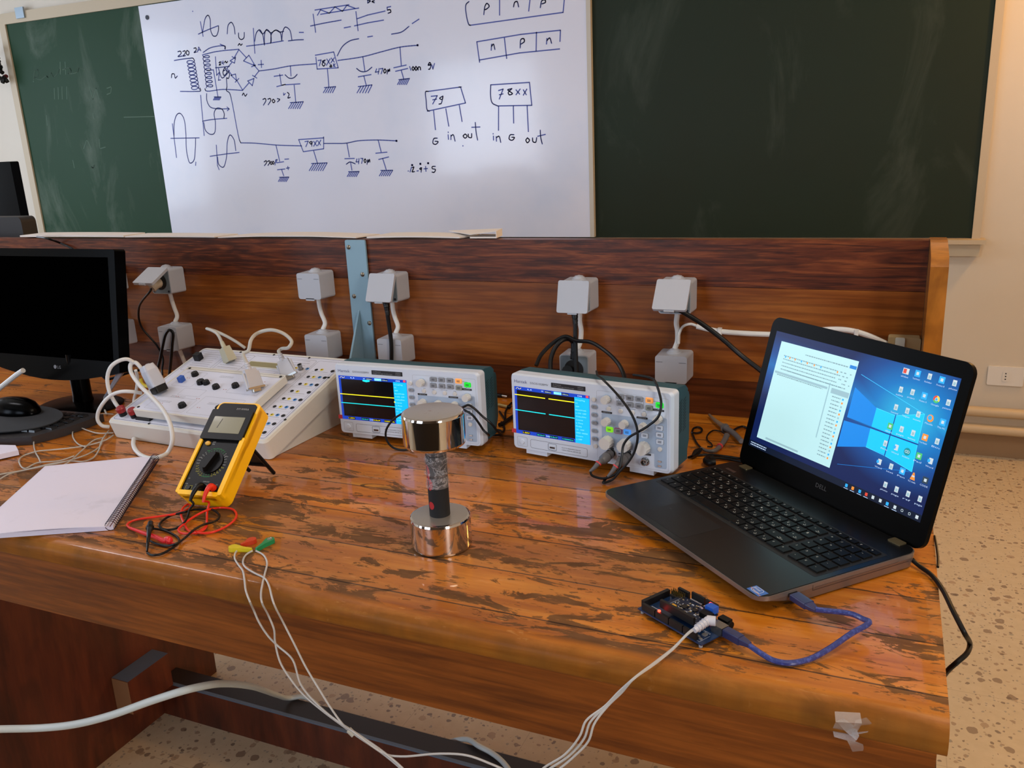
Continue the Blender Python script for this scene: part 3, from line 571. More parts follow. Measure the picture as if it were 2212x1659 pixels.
for k, nm in (('Z', 'beside the black monitor edge'), ('A', 'below the wide open socket lid'), ('B', 'left of the blue bracket'), ('C', 'right of the blue bracket'), ('D', 'above the right oscilloscope'), ('E', 'below the rightmost socket')):
    x0, z0, _ = SX[k]; x1, _, z1 = SX[k+'2']
    cable('linking_cable', f'short thick white cable joining two grey boxes {nm}', 'cable', [(x0-.033, -.028, z0-.002), (x0-.036, -.022, z0-.025), (x0-.034, -.02, (z0+z1)/2), (x1-.029, -.022, z1+.02), (x1-.033, -.028, z1+.006)], .0052, WCAB, 10, group='white cables linking the outlet boxes')
cable('linking_cable', 'stub of white cable running down below the box behind the trainer', 'cable', [(SX['A2'][0]-.033, -.028, .071), (SX['A2'][0]-.028, -.024, .04), (SX['A2'][0]-.02, -.02, .004)], .0052, WCAB, 10, group='white cables linking the outlet boxes')
# white cable along the board to the small beige box
cb2 = thing('wall_cable', 'white cable clipped along the back board towards the beige box', 'cable', (-.2, -.004, .18))
P = [at(1466, 742, y=-.03), at(1467, 722, y=-.028), at(1476, 705, y=-.016), at(1492, 700, y=-.009), at(1510, 706, y=-.0075)]
MB().tube(P, .0028, WCAB, 8).build('thin_lead', cb2, world=True)
P = [at(1505, 705, y=-.010), at(1550, 715, y=-.0095), at(1650, 722, y=-.0095), at(1720, 722, y=-.0095), at(1785, 712, y=-.0095), at(1830, 713, y=-.0095), at(1870, 723, y=-.0095), at(1930, 750, y=-.0095)]
MB().tube(P, .0052, WCAB, 10).build('sheath', cb2, world=True)
for u, v in ((1556, 715), (1850, 719)):
    q = at(u, v, y=-.004); b = MB(); b.rr(q.x-.004, q.x+.004, -.0165, -.0045, .002, q.z-.0075, q.z+.0075, WHITE, .001); b.build('cable_clip', cb2, world=True)
q = at(1932, 765, y=-.003)
jb = thing('junction_box', 'small beige junction box in the right corner of the back board', 'junction box', (-.045, -.003, .135))
BG = mat('beige_plastic', 'a8946c', .45)
b = MB(frame((-.075, -.003, .135), (1, 0, 0), (0, 0, 1), 1)); b.rr(0, .054, 0, .05, .004, 0, .026, BG, .003); b.build('housing', jb, world=True)
b = MB(frame((-.075, -.0292, .135), (1, 0, 0), (0, 0, 1), 1)); b.rr(.012, .028, .012, .05, .003, 0, .003, mat('pale_label', 'c4ccc4', .5), .001); b.build('rocker', jb, world=True)
# plugs and cords
def plug_cord(label, root, pts, r=.0036, m=RUB, plug=None, relief=None, pm=None, group=None, cat='power cord'):
    t = thing('mains_cable', label, cat, root, 0, group)
    if plug: MB().tube(plug, .0125, pm or m, 14, 4).build('plug', t, None, world=True)
    if relief:
        b = MB(); P = spline(relief, 6); b.tube(P, lambda s: .0085-.004*s+(.0006 if int(s*14) % 2 else 0), m, 10, raw=True); b.build('strain_relief', t, None, world=True)
    MB().tube(pts, r, m, 10).build('cord', t, world=True)
    return t
xA = SX['A'][0]-.036; zA = .25
plug_cord('dark cord drooping from the beige plug beside the monitor', (xA, -.06, .2), [(xA-.006, -.079, zA-.012), at(325, 628, y=-.085), at(300, 665, y=-.06), at(305, 705, y=-.04), at(340, 748, y=-.03), at(352, 775, y=-.03), at(350, 800, y=-.04), at(352, 818, y=-.06)], .0028,
    plug=[(xA, -.054, zA), (xA-.001, -.066, zA-.002), (xA-.005, -.078, zA-.010)], pm=mat('beige_plug', 'b8a68c', .45))
xA2 = SX['A2'][0]
cable('black_lead', 'black lead arching over the face of the lower grey box', 'cable', [at(338, 806, y=-.068), at(346, 775, y=-.068), at(352, 745, y=-.067), at(358, 722, y=-.067), at(366, 713, y=-.067), at(373, 718, y=-.067), at(372, 745, y=-.067), at(368, 790, y=-.067), at(364, 825, y=-.067)], .0038, RUB)
def at3(u, v, y): return at(u, v, y=y)
xC = SX['C'][0]-.04
plug_cord('black cord hanging straight down from the half open socket', (xC, -.07, .15), [at(837, 680, y=-.07), at(840, 700, y=-.068), at(845, 740, y=-.066), at(846, 800, y=-.066), at(850, 850, y=-.07)], .0048,
    plug=[(xC, -.0525, .238), (xC, -.0545, .2375), (xC, -.058, .2365)], relief=[(xC, -.058, .236), at(834, 656, y=-.066), at(836, 668, y=-.068), at(838, 682, y=-.07)], group='black mains cords')
xD = SX['D'][0]-.04
plug_cord('black cord dropping from the nearly shut socket behind the right oscilloscope', (xD, -.07, .15), [at(1243, 700, y=-.075), at(1243, 740, y=-.085), at(1245, 800, y=-.1), at(1247, 840, y=-.11)], .0046,
    plug=[(xD, -.0505, .229), (xD, -.0525, .228), (xD, -.055, .226)], relief=[(xD, -.054, .226), at(1240, 672, y=-.062), at(1242, 685, y=-.066), at(1243, 702, y=-.07)], group='black mains cords')
P = [at(1238, 740, y=-.078), at(1230, 733, y=-.085), at(1215, 735, y=-.10), at(1200, 750, y=-.11), at(1190, 775, y=-.12), at(1189, 800, y=-.13)]
plug_cord('black plug in the low socket with its cord looping left', (SX['D2'][0]-.04, -.08, .1), P, .0046,
    plug=[(SX['D2'][0]-.040, -.053, .086), (SX['D2'][0]-.041, -.062, .088), (SX['D2'][0]-.042, -.072, .092)], relief=[at(1240, 775, y=-.079), at(1240, 757, y=-.079), at(1238, 738, y=-.078)], group='black mains cords')
cable('black_lead', 'long black lead arching from behind the right oscilloscope to its top', 'cable', [at(1158, 790, y=-.14), at(1170, 765, y=-.12), at(1200, 737, y=-.10), at(1222, 727, y=-.094), at(1245, 736, y=-.096), at(1275, 739, y=-.10), at(1310, 760, y=-.12), at(1335, 785, y=-.15), at(1346, 806, y=-.17), at(1352, 830, y=-.2)], .0040, RUB)
xE = SX['E'][0]-.036
plug_cord('thick black cord running from the rightmost socket down behind the laptop', (xE, -.09, .2), [at(1464, 668, y=-.085), at(1485, 680, y=-.082), at(1520, 702, y=-.076), at(1560, 732, y=-.075), at(1600, 767, y=-.08), at(1650, 806, y=-.1), at(1700, 850, y=-.12), at(1740, 910, y=-.15), at(1760, 960, z=.006)], .0047,
    plug=[(xE, -.052, .238), (xE, -.060, .2365), (xE, -.070, .2345)], relief=[(xE, -.066, .235), at(1446, 658, y=-.083), at(1454, 663, y=-.084), at(1466, 669, y=-.085)], group='black mains cords')
# ---------------------------------------------------------------- oscilloscopes
OSC = mat('scope_bezel', 'ccd6e4', .38); OSP = mat('scope_panel_tint', 'a0b2c8', .4); TEAL = mat('scope_case', '24505c', .5); KNB = mat('knob_plastic', 'cfcdc8', .4)
SB = mat('screen_black', '050608', .15, emit='08080c', es=.6); SBL = mat('screen_blue', '0a2a80', .2, emit='1340b8', es=.9); SCY = mat('screen_cyan', '10a0e0', .2, emit='00a4f0', es=1.0)
SYE = mat('trace_yellow', 'e0d820', .3, emit='f0e020', es=1.1); STC = mat('trace_cyan', '10c0c8', .3, emit='10d0d8', es=1.0); SWT = mat('screen_white', 'd0e8f0', .3, emit='b8e4f8', es=.9); SLC = mat('screen_light_cyan', '80d8f8', .3, emit='70d0f8', es=1)
BTN = mat('button_grey', '8a8f96', .45); GRN = mat('button_green', '16d030', .35, emit='10d830', es=.5); ORG = mat('button_orange', 'f0a85c', .35, emit='e89850', es=.35); LIM = mat('button_lime', '8ae820', .35, emit='80e020', es=.35); BLU = mat('button_blue', '4c9cec', .35, emit='4090e8', es=.35); PNK = mat('button_pink_rim', 'a8507c', .4); REDS = mat('red_sticker', 'c03034', .5)
BNCM = mat('bnc_metal', '9c9c9a', .25, 1); LBK = mat('black_label', '16161a', .45)
def fill_lines(b, x0, x1, y, n, h, gap, z, m, jag=.35):
    for i in range(n):
        x = x0; yy = y-i*gap
        while x < x1:
            L = random.uniform(1, 3.2)*h; e = min(x+L, x1*1.0-random.random()*jag*(x1-x0)*.3)
            if e > x: b.quad(x, e, yy-h/2, yy+h/2, z, m)
            x += L+h*.6
def oscilloscope(label, loc, rz, y1, c1, split, bright_menu):
    t = thing('oscilloscope', label, 'oscilloscope', loc, rz, 'oscilloscopes on the bench')
    F = frame((0, 0, 0), (1, 0, 0), (0, 0, 1))       # front face in mm, n towards the room
    M3 = Matrix.Diagonal((.001, .001, .001, 1))
    b = MB(M3); b.M = M3 @ frame((0, 26, 0), (1, 0, 0), (0, 0, 1), 1)
    b.rr(0, 313, 0, 142, 7, 0, 20, OSC, 0); b.M = M3 @ frame((0, 6, 0), (1, 0, 0), (0, 0, 1), 1); b.rr(0, 313, 0, 142, 7, 0, 6, OSC, 0, top=.978, mtop=OSC)
    b.build('bezel', t)
    b = MB(M3)
    b.M = M3 @ frame((4, 0, 0), (0, 1, 0), (0, 0, 1), 1); b.prism([(26, 3), (26, 140), (34, 142), (64, 139), (76, 130), (76, 3)][::-1], 0, 305, TEAL, 3)
    b.M = M3 @ frame((12, 0, 0), (0, 1, 0), (0, 0, 1), 1); b.prism([(70, 8), (70, 124), (98, 118), (102, 110), (102, 30), (92, 8)][::-1], 0, 290, TEAL, 3)
    for i in range(11):
        for j in range(2):
            b.M = M3 @ frame((309.3, 0, 0), (0, 1, 0), (0, 0, 1), 1); x = 38+j*17; z = 60+i*5.2; b.poly([(x, z), (x+12, z+5), (x+12, z+6.5), (x, z+1.5)], 0, HOLE)
    b.build('case', t)
    for x in (28, 235):
        b = MB(M3); b.box(x, x+44, 2, 30, -7, 1, OSC, 1.5); b.build('foot', t)
    for x in (30, 260):
        b = MB(M3); b.box(x, x+20, 60, 74, -12, 4, RUB, 1); b.build('rear_foot', t)
    # display
    b = MB(F); b.rr(4, 166, 25, 123.5, 2, -.2, .1, OSC); b.rr(9, 161.5, 30, 119.5, 1, .1, .3, SBL)
    b.quad(14, 132, 37, 113, .4, SB); b.quad(132, 161, 30, 114, .4, SCY); b.quad(14, 34, 114.5, 118.5, .4, mat('screen_green', '208040', .3, emit='30a050', es=.6)) if False else None
    for x0, x1, m in ((72, 86, SB), (107, 121, SB)): b.quad(x0, x1, 114.2, 118, .4, m)
    b.quad(91, 106, 114, 118.5, .4, SLC); b.text('/\\/', 12, 115, 2.6, .45, SYE, 12); b.text('R_R', 37, 115, 2.4, .45, SWT, 9); b.text('M', 66, 115, 2.4, .45, SWT, 3); b.text('200ms', 73, 115, 2, .45, SWT, 12); b.text('W', 101, 115, 2, .5, SBL, 3); b.text('100ms', 108, 115, 2, .45, SWT, 12); b.text('CH2', 138, 115.2, 2.6, .45, SWT, 9); b.quad(154.5, 159.5, 115, 119, .45, mat('screen_red', 'e03030', .3, emit='f05050', es=.8))
    for x, w_, m, tx in ((24, 14, SYE, '1.00V'), (54, 16, STC, '50.0mV'), (80, 16, STC if split else SYE, '14.0mV'), (106, 22, STC if split else SYE, '0.000000Hz')): b.quad(x-1, x+w_+1, 31, 36, .4, SB); b.text(tx, x, 32, 2.6, .45, m, w_)
    b.text('CH2/', 72, 32, 2.6, .45, SWT, 9)
    if not split: b.poly([(64, 114), (80, 114), (80, 111), (72, 109.5), (64, 111)], .45, STC); b.poly([(130, 74), (133, 76), (133, 72)], .5, SYE)
    segs = ((9.5, 73), (80, 131.8)) if split else ((9.5, 131.8),)
    for a, c in segs: b.quad(a, c, y1-.8, y1+.8, .48, SYE); b.quad(a, c, c1-.8, c1+.8, .48, STC)
    for i, s in enumerate(('Coupling', 'DC', '20M', 'BandWidth', 'o ON  OFF', 'Volts/Div', 'Coarse', 'o Fine', 'Probe', '1X  10X', '100X 1000X', 'Invert', 'o OFF')): b.text(s, 134, 108-i*6, 2.4, .48, SLC, min(24, 2.3*len(s)))
    b.build('display', t, 'lit colour display with yellow and cyan traces')
    b = MB(F); b.quad(-.3, 9, 30, 38, .35, REDS); b.quad(0, 9, 30, 38, .36, REDS); b.build('red_tab', t)
    # printing
    b = MB(F); b.text('Hantek', 9.5, 126.5, 5.6, .1, mat('blue_print', '2c3470', .5), 27); b.text('DSO5102BMV', 43, 127, 3.6, .1, INK, 37)
    b.rr(86, 154, 126, 134.5, 1, 0, .3, LBK); b.text('2 Channel', 90, 131, 1.7, .4, GREYP, 16); b.text('Digital Storage Oscilloscope', 90, 127.8, 1.7, .4, GREYP, 42); b.text('100MHz', 139, 131, 1.5, .4, GREYP, 11); b.text('1GSa/s', 139, 128, 1.5, .4, GREYP, 11)
    b.rr(184, 303, 33, 92, 3, 0, .2, OSP); b.rr(281, 303, 9, 98, 3, 0, .25, OSP); b.ring(39, 155, 6, 22, .5, .1, INK, 3); b.ring(175, 306, 5, 131, .3, .05, BTN, 3)
    for i, s in enumerate(('PLUG TO MEASURING CIRCUIT', 'CHECK MANUAL BEFORE USE')): b.text(s, 104, 15-i*4, 1.9, .15, INK, 38)
    for (x, y), s in zip(((194, 94), (259, 93), (288, 110), (200, 30), (232, 30), (265, 30)), ('VERTICAL', 'HORIZONTAL', 'TRIGGER', 'CH1', 'CH2', 'EXT TRIG')):
        wd = 20 if len(s) > 4 else 13; b.rr(x-wd/2, x+wd/2, y-1.7, y+1.7, 1.2, .2, .5, LBK); b.text(s, x-wd*.38, y-1, 1.9, .6, GREYP, wd*.76)
    b.line([(212, 117), (216, 117), (216, 128), (262, 128)], .5, .1, INK); b.line([(212, 121), (212, 128)], .5, .1, INK); b.line([(213, 117), (213, 110), (262, 110), (262, 128)], .5, .1, INK); b.line([(277, 125), (290, 124), (290, 121)], .5, .1, INK); b.line([(277, 112), (285, 112), (290, 115)], .5, .1, INK)
    for i in range(4): b.quad(215, 219, 27-i*5, 29-i*5, .1, INK)
    for s, x, y in (('HELP', 197, 105), ('POS', 216, 104), ('AUTO RANGE', 234, 105), ('SAVE', 260, 104)): b.text(s, x, y, 1.5, .1, INK, len(s)*1.3)
    b.build('printed_panel', t)
    # buttons
    for y in (101, 86.5, 72, 57.5, 43):
        b = MB(F); b.rr(164, 178, y-4.5, y+4.5, 4.4, 0, .3, OSP); b.rr(166, 176, y-3, y+3, 2.9, .3, 2, BTN, .5); b.text('F', 169.5, y-1.2, 2.6, 2.1, INK); b.build('soft_key', t)
    for x, y in ((170, 114), (172, 30), (198, 101), (220, 100), (242, 100), (263, 100), (291, 43)):
        b = MB(F); b.cyl(x, y, 4, 0, 2.2, KNB, 16, bev=.6); b.build('round_button', t)
    for x, y, m, m2 in ((220, 125, BTN, None), (237, 125, BTN, None), (254, 125, BTN, None), (219, 113, BTN, None), (237, 113, BTN, None), (254, 113, BTN, None), (272, 125, ORG, None), (290, 119, GRN, None), (272, 112, mat('button_tan', '8a9088', .45), None), (199, 64, LIM, None), (215.5, 64, BTN, PNK), (232, 64, BLU, None), (264, 63, OSC, None), (290, 80, OSC, None), (290.5, 68, OSC, None), (291, 56, OSC, None)):
        b = MB(F)
        if m2: b.rr(x-7.2, x+7.2, y-5.2, y+5.2, 2, 0, 1.2, m2)
        else: b.rr(x-6.8, x+6.8, y-4.8, y+4.8, 2, 0, .5, BTN if m is OSC else m)
        b.rr(x-6, x+6, y-4, y+4, 1.5, 0, 2.2, m, .5); b.quad(x-3.2, x+3.2, y+.6, y+1.6, 2.25, INK); b.quad(x-3.2, x+3.2, y-1.4, y-.4, 2.25, INK); b.build('push_button', t)
    def knob(x, y, r, h):
        pr = []
        for i in range(48): a = 2*math.pi*i/48; rr_ = r*(1+.035*math.cos(a*12)); pr.append((x+rr_*math.cos(a), y+rr_*math.sin(a)))
        b = MB(F); b.cyl(x, y, r*1.12, 0, 1.2, OSP, 24); b.prism(pr, 1.2, h, KNB, .8, top=.93); b.build('knob', t)
    for x, y in ((195, 118), (195, 79), (228, 79), (262, 79), (289, 96)): knob(x, y, 7, 13)
    for x, y in ((196, 42), (229, 42), (263, 42)): knob(x, y, 11, 16)
    for x, y in ((202, 22), (233, 22), (265, 17)):
        b = MB(F); b.lathe([(7.5, 0), (7.5, 1.5), (5.5, 1.8), (5.5, 7), (5.9, 7), (5.9, 8), (4.6, 8), (4.4, 3), (1.4, 3), (1.2, 7), (0, 7)], BNCM, 20, x, y); b.build('connector', t)
    b = MB(F); b.rr(77, 92, 9, 19, 2, 0, .3, OSC); b.rr(79, 90, 11, 14.5, .8, .3, .6, METAL); b.quad(80, 89, 11.8, 13.8, .65, LBK); b.ring(76, 93, 8, 20, .6, .2, INK, 2); b.build('usb_port', t)
    b = MB(F); b.ring(11, 32, 6, 24, .5, .1, BTN, 2); b.cyl(21, 15, 5, 0, 2, OSC, 20, bev=.7); b.build('power_button', t)
    b = MB(F); b.box(288, 294, 12, 15, 0, 2.5, METAL, .3); b.box(288, 294, 20, 23, 0, 2.5, METAL, .3); b.build('probe_contact', t)
    return t
zs = .0124
s1 = oscilloscope('left teal-cased oscilloscope beside the white trainer, traces unbroken', (-1.0652, -.3491, zs), .0133, 82, 64, False, 1)
s2 = oscilloscope('right teal-cased oscilloscope beside the laptop, both traces broken by a gap', (-.69705, -.3295, zs), -.15577, 104, 75, True, 1)
# probes of the right oscilloscope
S2 = frame((-.69705, -.3295, zs), (math.cos(-.15577), math.sin(-.15577), 0), (0, 0, 1), 1)
c3 = lambda X, Y, n: atp(S2, 1090+X/5.395, 780+Y/5.395, n)
PRB = mat('probe_grey', '5c5a5c', .42); PRR = mat('probe_red_ring', 'c83c44', .4)
def bnc_probe(label, conn, ring, relief, cord, r=.0021):
    t = thing('probe_lead', label, 'probe lead', tuple(ring[0]), 0, 'grey probe leads on the right oscilloscope')
    b = MB(); a, c = conn[0], conn[1]; ax = (c-a).normalized()
    b.tube([a, a+ax*.010, a+ax*.0101, a+ax*.013, a+ax*.0131, c-ax*.006, c], lambda s: (.0083, .0083, .0072, .0072, .0088, .0086, .005)[min(6, round(s*6))], PRB, 18, raw=True); b.build('bnc_plug', t, world=True)
    b = MB(); d = (ring[1]-ring[0]).normalized(); b.tube([ring[0], ring[0]+d*.0022], .0058, PRR, 14, raw=True); b.build('colour_ring', t, world=True)
    b = MB(); b.tube([conn[1]-ax*.002]+relief, lambda s: .0055-.003*s, PRB, 12, 6); b.build('strain_relief', t, world=True)
    b = MB(); b.tube(cord, r, RUB, 8); b.build('cord', t, world=True)
    return t
A0 = S2 @ Vector((.202, .022, .006)); A1 = c3(1130, 1170, .036)
dk_ = lambda u, v: at(1090+u/5.395, 780+v/5.395, z=.0035)
bnc_probe('grey probe lead on the first connector, looping over the right oscilloscope', [A0, A1], [c3(1098, 1185, .046), c3(1060, 1230, .052)], [c3(1098, 1185, .046), c3(1050, 1240, .052), c3(995, 1288, .056)],
    [c3(1000, 1280, .056), c3(1012, 1325, .057), c3(1060, 1352, .056), c3(1160, 1368, .054), c3(1270, 1330, .050), c3(1330, 1270, .045), c3(1365, 1120, .036), c3(1385, 980, .030), c3(1450, 890, .028), c3(1560, 825, .027), c3(1680, 750, .025), c3(1790, 650, .022), c3(1825, 500, .016), c3(1800, 360, .008), c3(1755, 240, .004), c3(1700, 195, -.02), c3(1600, 172, -.035), c3(1500, 160, -.05)])
A0 = S2 @ Vector((.233, .022, .006)); A1 = c3(1340, 1190, .034)
bnc_probe('grey probe lead on the second connector, cord crossing over to the case top', [A0, A1], [c3(1302, 1220, .042), c3(1270, 1262, .046)], [c3(1302, 1220, .042), c3(1260, 1280, .048), c3(1205, 1345, .052)],
    [c3(1212, 1335, .052), c3(1165, 1390, .052), dk_(1150, 1418), c3(1250, 1385, .052), c3(1340, 1290, .048), c3(1440, 1180, .042), c3(1515, 1050, .036), c3(1550, 900, .033), c3(1540, 770, .030), c3(1480, 620, .027), c3(1380, 470, .022), c3(1260, 330, .014), c3(1150, 220, .004), c3(1085, 165, -.022), c3(1072, 120, -.045)])
# cords of the left oscilloscope, running behind the chrome dumbbell
S1 = frame((-1.0652, -.3491, zs), (math.cos(.0133), math.sin(.0133), 0), (0, 0, 1), 1)
c1 = lambda u, v, n: atp(S1, u, v, n)
cable('probe_cable', 'thin black cord looping left out from behind the chrome dumbbell', 'cable', [c1(900, 885, .02), c1(870, 893, .03), c1(848, 908, .035), c1(834, 930, .037), c1(835, 950, .037), c1(848, 966, .036), c1(868, 972, .034), c1(900, 968, .03)], .0021, RUB, group='cords of the left oscilloscope')
cable('probe_cable', 'upper black cord sweeping right from the dumbbell past the left oscilloscope', 'cable', [c1(985, 885, .01), c1(1001, 879, .02), c1(1012, 875, .022), c1(1024, 882, .02), c1(1042, 899, .012), c1(1060, 914, .006), at(1075, 932, y=-.335), at(1085, 934, z=.006), at(1080, 930, z=.005), at(1070, 928, z=.004)], .0022, RUB, group='cords of the left oscilloscope')
cable('probe_cable', 'lower black cord curling right from the dumbbell onto the desk', 'cable', [c1(990, 880, .012), c1(1003, 886, .02), c1(1020, 896, .022), c1(1035, 915, .02), c1(1045, 930, .016), at(1052, 936, y=-.365), at(1064, 940, z=.004), at(1078, 939, z=.0035), at(1088, 932, z=.0035), at(1089, 922, z=.0035), at(1083, 912, z=.0035)], .0022, RUB, group='cords of the left oscilloscope')
cable('black_lead', 'thick black lead lying on the desk between the two oscilloscopes', 'cable', [at(1079, 918, z=.006), at(1088, 914, z=.006), at(1098, 907, z=.006), at(1112, 898, z=.006), at(1130, 890, z=.006)], .0045, RUB)
cable('thin_lead', 'thin dark lead tangled on the desk between the two oscilloscopes', 'cable', [at(1079, 889, z=.003), at(1086, 899, z=.003), at(1091, 906, z=.003), at(1092, 890, z=.003), at(1097, 880, z=.003), at(1105, 870, z=.003)], .0022, RUB)
pt = thing('loose_probe', 'small tan probe tip lying behind the two oscilloscopes', 'probe', tuple(at(1085, 876, z=.0)), 0)
MB().tube([at(1077, 874, z=.005), at(1097, 879, z=.005)], .0033, mat('tan_probe', 'a08a50', .45), 10, raw=True).build('tip', pt, world=True)
MB().tube([at(1097, 879, z=.005), at(1103, 880, z=.005)], lambda s: .0045-.002*s, BLACK, 10, raw=True).build('collar', pt, world=True)
lj = thing('loose_jack', 'small shiny dark jack lying between the oscilloscopes near the back board', 'jack', tuple(at(1085, 856, z=.0)), 0)
MB().tube([at(1074, 854, z=.0045), at(1084, 855, z=.0045)], .0042, mat('glossy_dark', '14141c', .12), 12, raw=True).build('sleeve', lj, world=True)
MB().tube([at(1084, 855, z=.0045), at(1096, 857, z=.0045)], .0026, METAL, 10, raw=True).build('pin', lj, world=True)
# ---------------------------------------------------------------- chrome dumbbell
CHR_ = mat('polished_chrome', 'd8d2cc', .06, 1); CHT = mat('satin_steel_face', 'b4b0aa', .28, 1)
g = NG(CHT); v = g.obj(); rs = g.ramp(g.noise(v, 90, 4, .6), [(.62, 0.0), (.70, 1.0)])
rad = g.n('ShaderNodeVectorMath', {0: g.map(v, (1, 1, 0))}, operation='LENGTH').outputs['Value']
rs = g.math('MULTIPLY', rs, g.n('ShaderNodeMapRange', {0: rad, 1: .010, 2: .018, 3: 1, 4: 0}).outputs[0])
g.set(Base_Color=g.mix(rs, 'b9b3ac', '7a4a30'), Metallic=g.math('SUBTRACT', .75, g.math('MULTIPLY', rs, .7)))
BLKF = mat('black_grip_fabric', '0b0b0e', .75); REDF = mat('red_print', 'b01c20', .7)
FILM = mat('clear_film', 'cfc8c8', .12, alpha=.34); g = NG(FILM); v = g.obj()
cr = g.ramp(g.noise(g.map(v, (30, 30, 34)), 1, 5, .6, 2.5), [(.47, .16), (.52, .5), (.56, .12)])
g.set(Alpha=cr); g.bump(g.noise(g.map(v, (40, 40, 34)), 1, 4, .6, 1.5), 1.0, .006)
dbx, dby = -.6471, -.7036
db = thing('dumbbell', 'chrome dumbbell standing upright on one head, film-wrapped black grip', 'dumbbell', (dbx, dby, 0))
def head(z0, lab):
    b = MB(Matrix.Translation((0, 0, z0))); R = .0438; H = .0478
    b.lathe([(0, 0), (R-.004, 0), (R-.0012, .001), (R, .004), (R, .0045), (R, H-.0045), (R, H-.004), (R-.001, H-.0013), (R-.0038, H), (0, H)], CHR_, 72, mats=[CHT]+[CHR_]*7+[CHT]); b.build('weight_head', db, lab)
head(.0002, None); head(.155, None)
b = MB(TR()); b.tube([(0, 0, .046), (0, 0, .157)], .0148, BLKF, 28, raw=True); gb = b.build('grip_bar', db)
b = MB()
for cx, cz, rx, rz in ((-1.95, .098, .006, .009), (-1.9, .066, .005, .006), (-2.25, .115, .007, .012)):
    ps = []
    for k in range(14):
        a = 2*math.pi*k/14; th = cx+rx/.015*math.cos(a); ps.append((.0151*math.cos(th), .0151*math.sin(th), cz+rz*math.sin(a)))
    b.add(ps, [tuple(range(14))], REDF)
b.build('red_marking', gb)
b = MB(); prof = []
for i in range(13): z = .092+i*.063/12; prof.append((.0163+.0016*math.sin(i*1.9)+.0008*math.cos(i*3.3), z))
b.lathe(prof, FILM, 30); b.build('plastic_film', gb, 'crinkled clear plastic wrapped round the grip')
# ---------------------------------------------------------------- electronics trainer
TC = mat('trainer_case', 'd2cec4', .48); TP = mat('trainer_panel', 'd2d4e2', .42); TPL = mat('trainer_print', '2a2c3c', .6); TPG = mat('trainer_print_grey', '8c8e98', .6)
KB_ = mat('knob_black', '111113', .35, spec=.3); YEL = mat('yellow_jack', 'e0c840', .4); BLJ = mat('blue_jack', '3c80c0', .4); REDJ = mat('red_terminal', '8c1c20', .35); LCDM = mat('lcd_olive', '8c8258', .25, coat=.5)
ty, tt = -.0302, .2967
TM = Matrix.Translation((-1.1201, -.497, .0088)) @ Matrix.Rotation(ty, 4, 'Z') @ Matrix.Rotation(tt, 4, 'X')
tr = thing('electronics_trainer', 'white sloping electronics trainer console covered in jacks and cables', 'trainer console', (-1.1201, -.497, 0), ty)
T_ = .0325
b = MB(TM); b.M = TM
b.prism([(p[0], p[1]) for p in rrect(-.4202, 0, 0, .3035, .010, 4)], -.008, T_-.004, TC, 0); b.M = TM @ Matrix.Translation((0, 0, T_-.004)); b.prism(rrect(-.4202, 0, 0, .3035, .010, 4), 0, .004, TC, 0, top=.985)
b.build('top_shell', tr, world=True)
b = MB(); b.M = Matrix.Translation((-1.1201, -.497, .0006)) @ Matrix.Rotation(ty, 4, 'Z') @ frame((-.410, 0, 0), (0, 1, 0), (0, 0, 1), 1)
b.prism([(.012, 0), (.284, 0), (.284, .082), (.012, .0015)], 0, .402, TC, .001); b.build('wedge_base', tr, world=True)
MM = Matrix.Diagonal((.001, .001, .001, 1))
def TPm(z): return TM @ Matrix.Translation((0, 0, z)) @ MM
b = MB(TPm(T_)); b.rr(-412, -8, 8, 295, 4, 0, .5, TP); b.ring(-410, -10, 10, 293, .9, .6, TPL, 5)
for x0, x1, y0, y1 in ((-405, -330, 205, 285), (-322, -250, 215, 285), (-250, -80, 232, 285), (-75, -15, 18, 285), (-150, -80, 190, 228)): b.ring(x0, x1, y0, y1, .5, .62, TPL, 5)
for yy in (42, 70, 98, 126, 154, 182, 210, 237): b.line([(-72, yy), (-18, yy)], .35, .62, TPG); fill_lines(b, -66, -24, yy+7, 1, 1.2, 2, .62, TPG)
fill_lines(b, -395, -340, 275, 8, 1.2, 8, .62, TPG); fill_lines(b, -315, -255, 275, 6, 1.2, 9, .62, TPG); fill_lines(b, -150, -90, 280, 3, 1.2, 9, .62, TPG)
fp = b.build('front_panel', tr, world=True)
FRONT = [(x, y, INK, 3) for x, y in ((-58, 250), (-59, 222), (-60, 194), (-61, 167), (-61, 139), (-62, 110), (-61, 82), (-62, 55))]
FRONT += [(x, y, YEL, 3) for x, y in ((-45, 252), (-46, 223), (-46, 195), (-47, 167), (-48, 140), (-48, 111), (-48, 83), (-49, 54), (-112, 250))]
FRONT += [(x, y, BLJ, 3.2) for x, y in ((-82, 251), (-31, 224), (-32, 195), (-33, 139), (-34, 112), (-35, 84), (-35, 55))]
FRONT += [(x, y, INK, 3.6) for x, y in ((-16, 250), (-18, 224), (-19, 196), (-19, 168), (-20, 140), (-20, 112), (-21, 84), (-22, 56), (-23, 27))]
for x, y, m, r in FRONT:
    b = MB(TPm(T_)); b.lathe([(r+.9, .5), (r+.9, 1.3), (r*.6, 1.6), (r*.5, .8), (0, .8)], m, 12, x, y, mats=[m, m, HOLE, HOLE]); b.build('jack', fp, world=True)
for x, y in ((-301, 294), (-107, 293), (-10, 226), (-8, 73), (-306, 9), (-205, 294)):
    b = MB(TPm(T_)); b.cyl(x, y, 2.8, .4, 1.3, KB_, 10); b.build('screw', fp, world=True)
b = MB(TPm(T_)); b.rr(-246, -152, 238, 262, 1, .5, 2, TC); b.rr(-242, -156, 241, 259, 1, 2, 2.3, LCDM); b.build('lcd', tr, 'small olive character display', world=True)
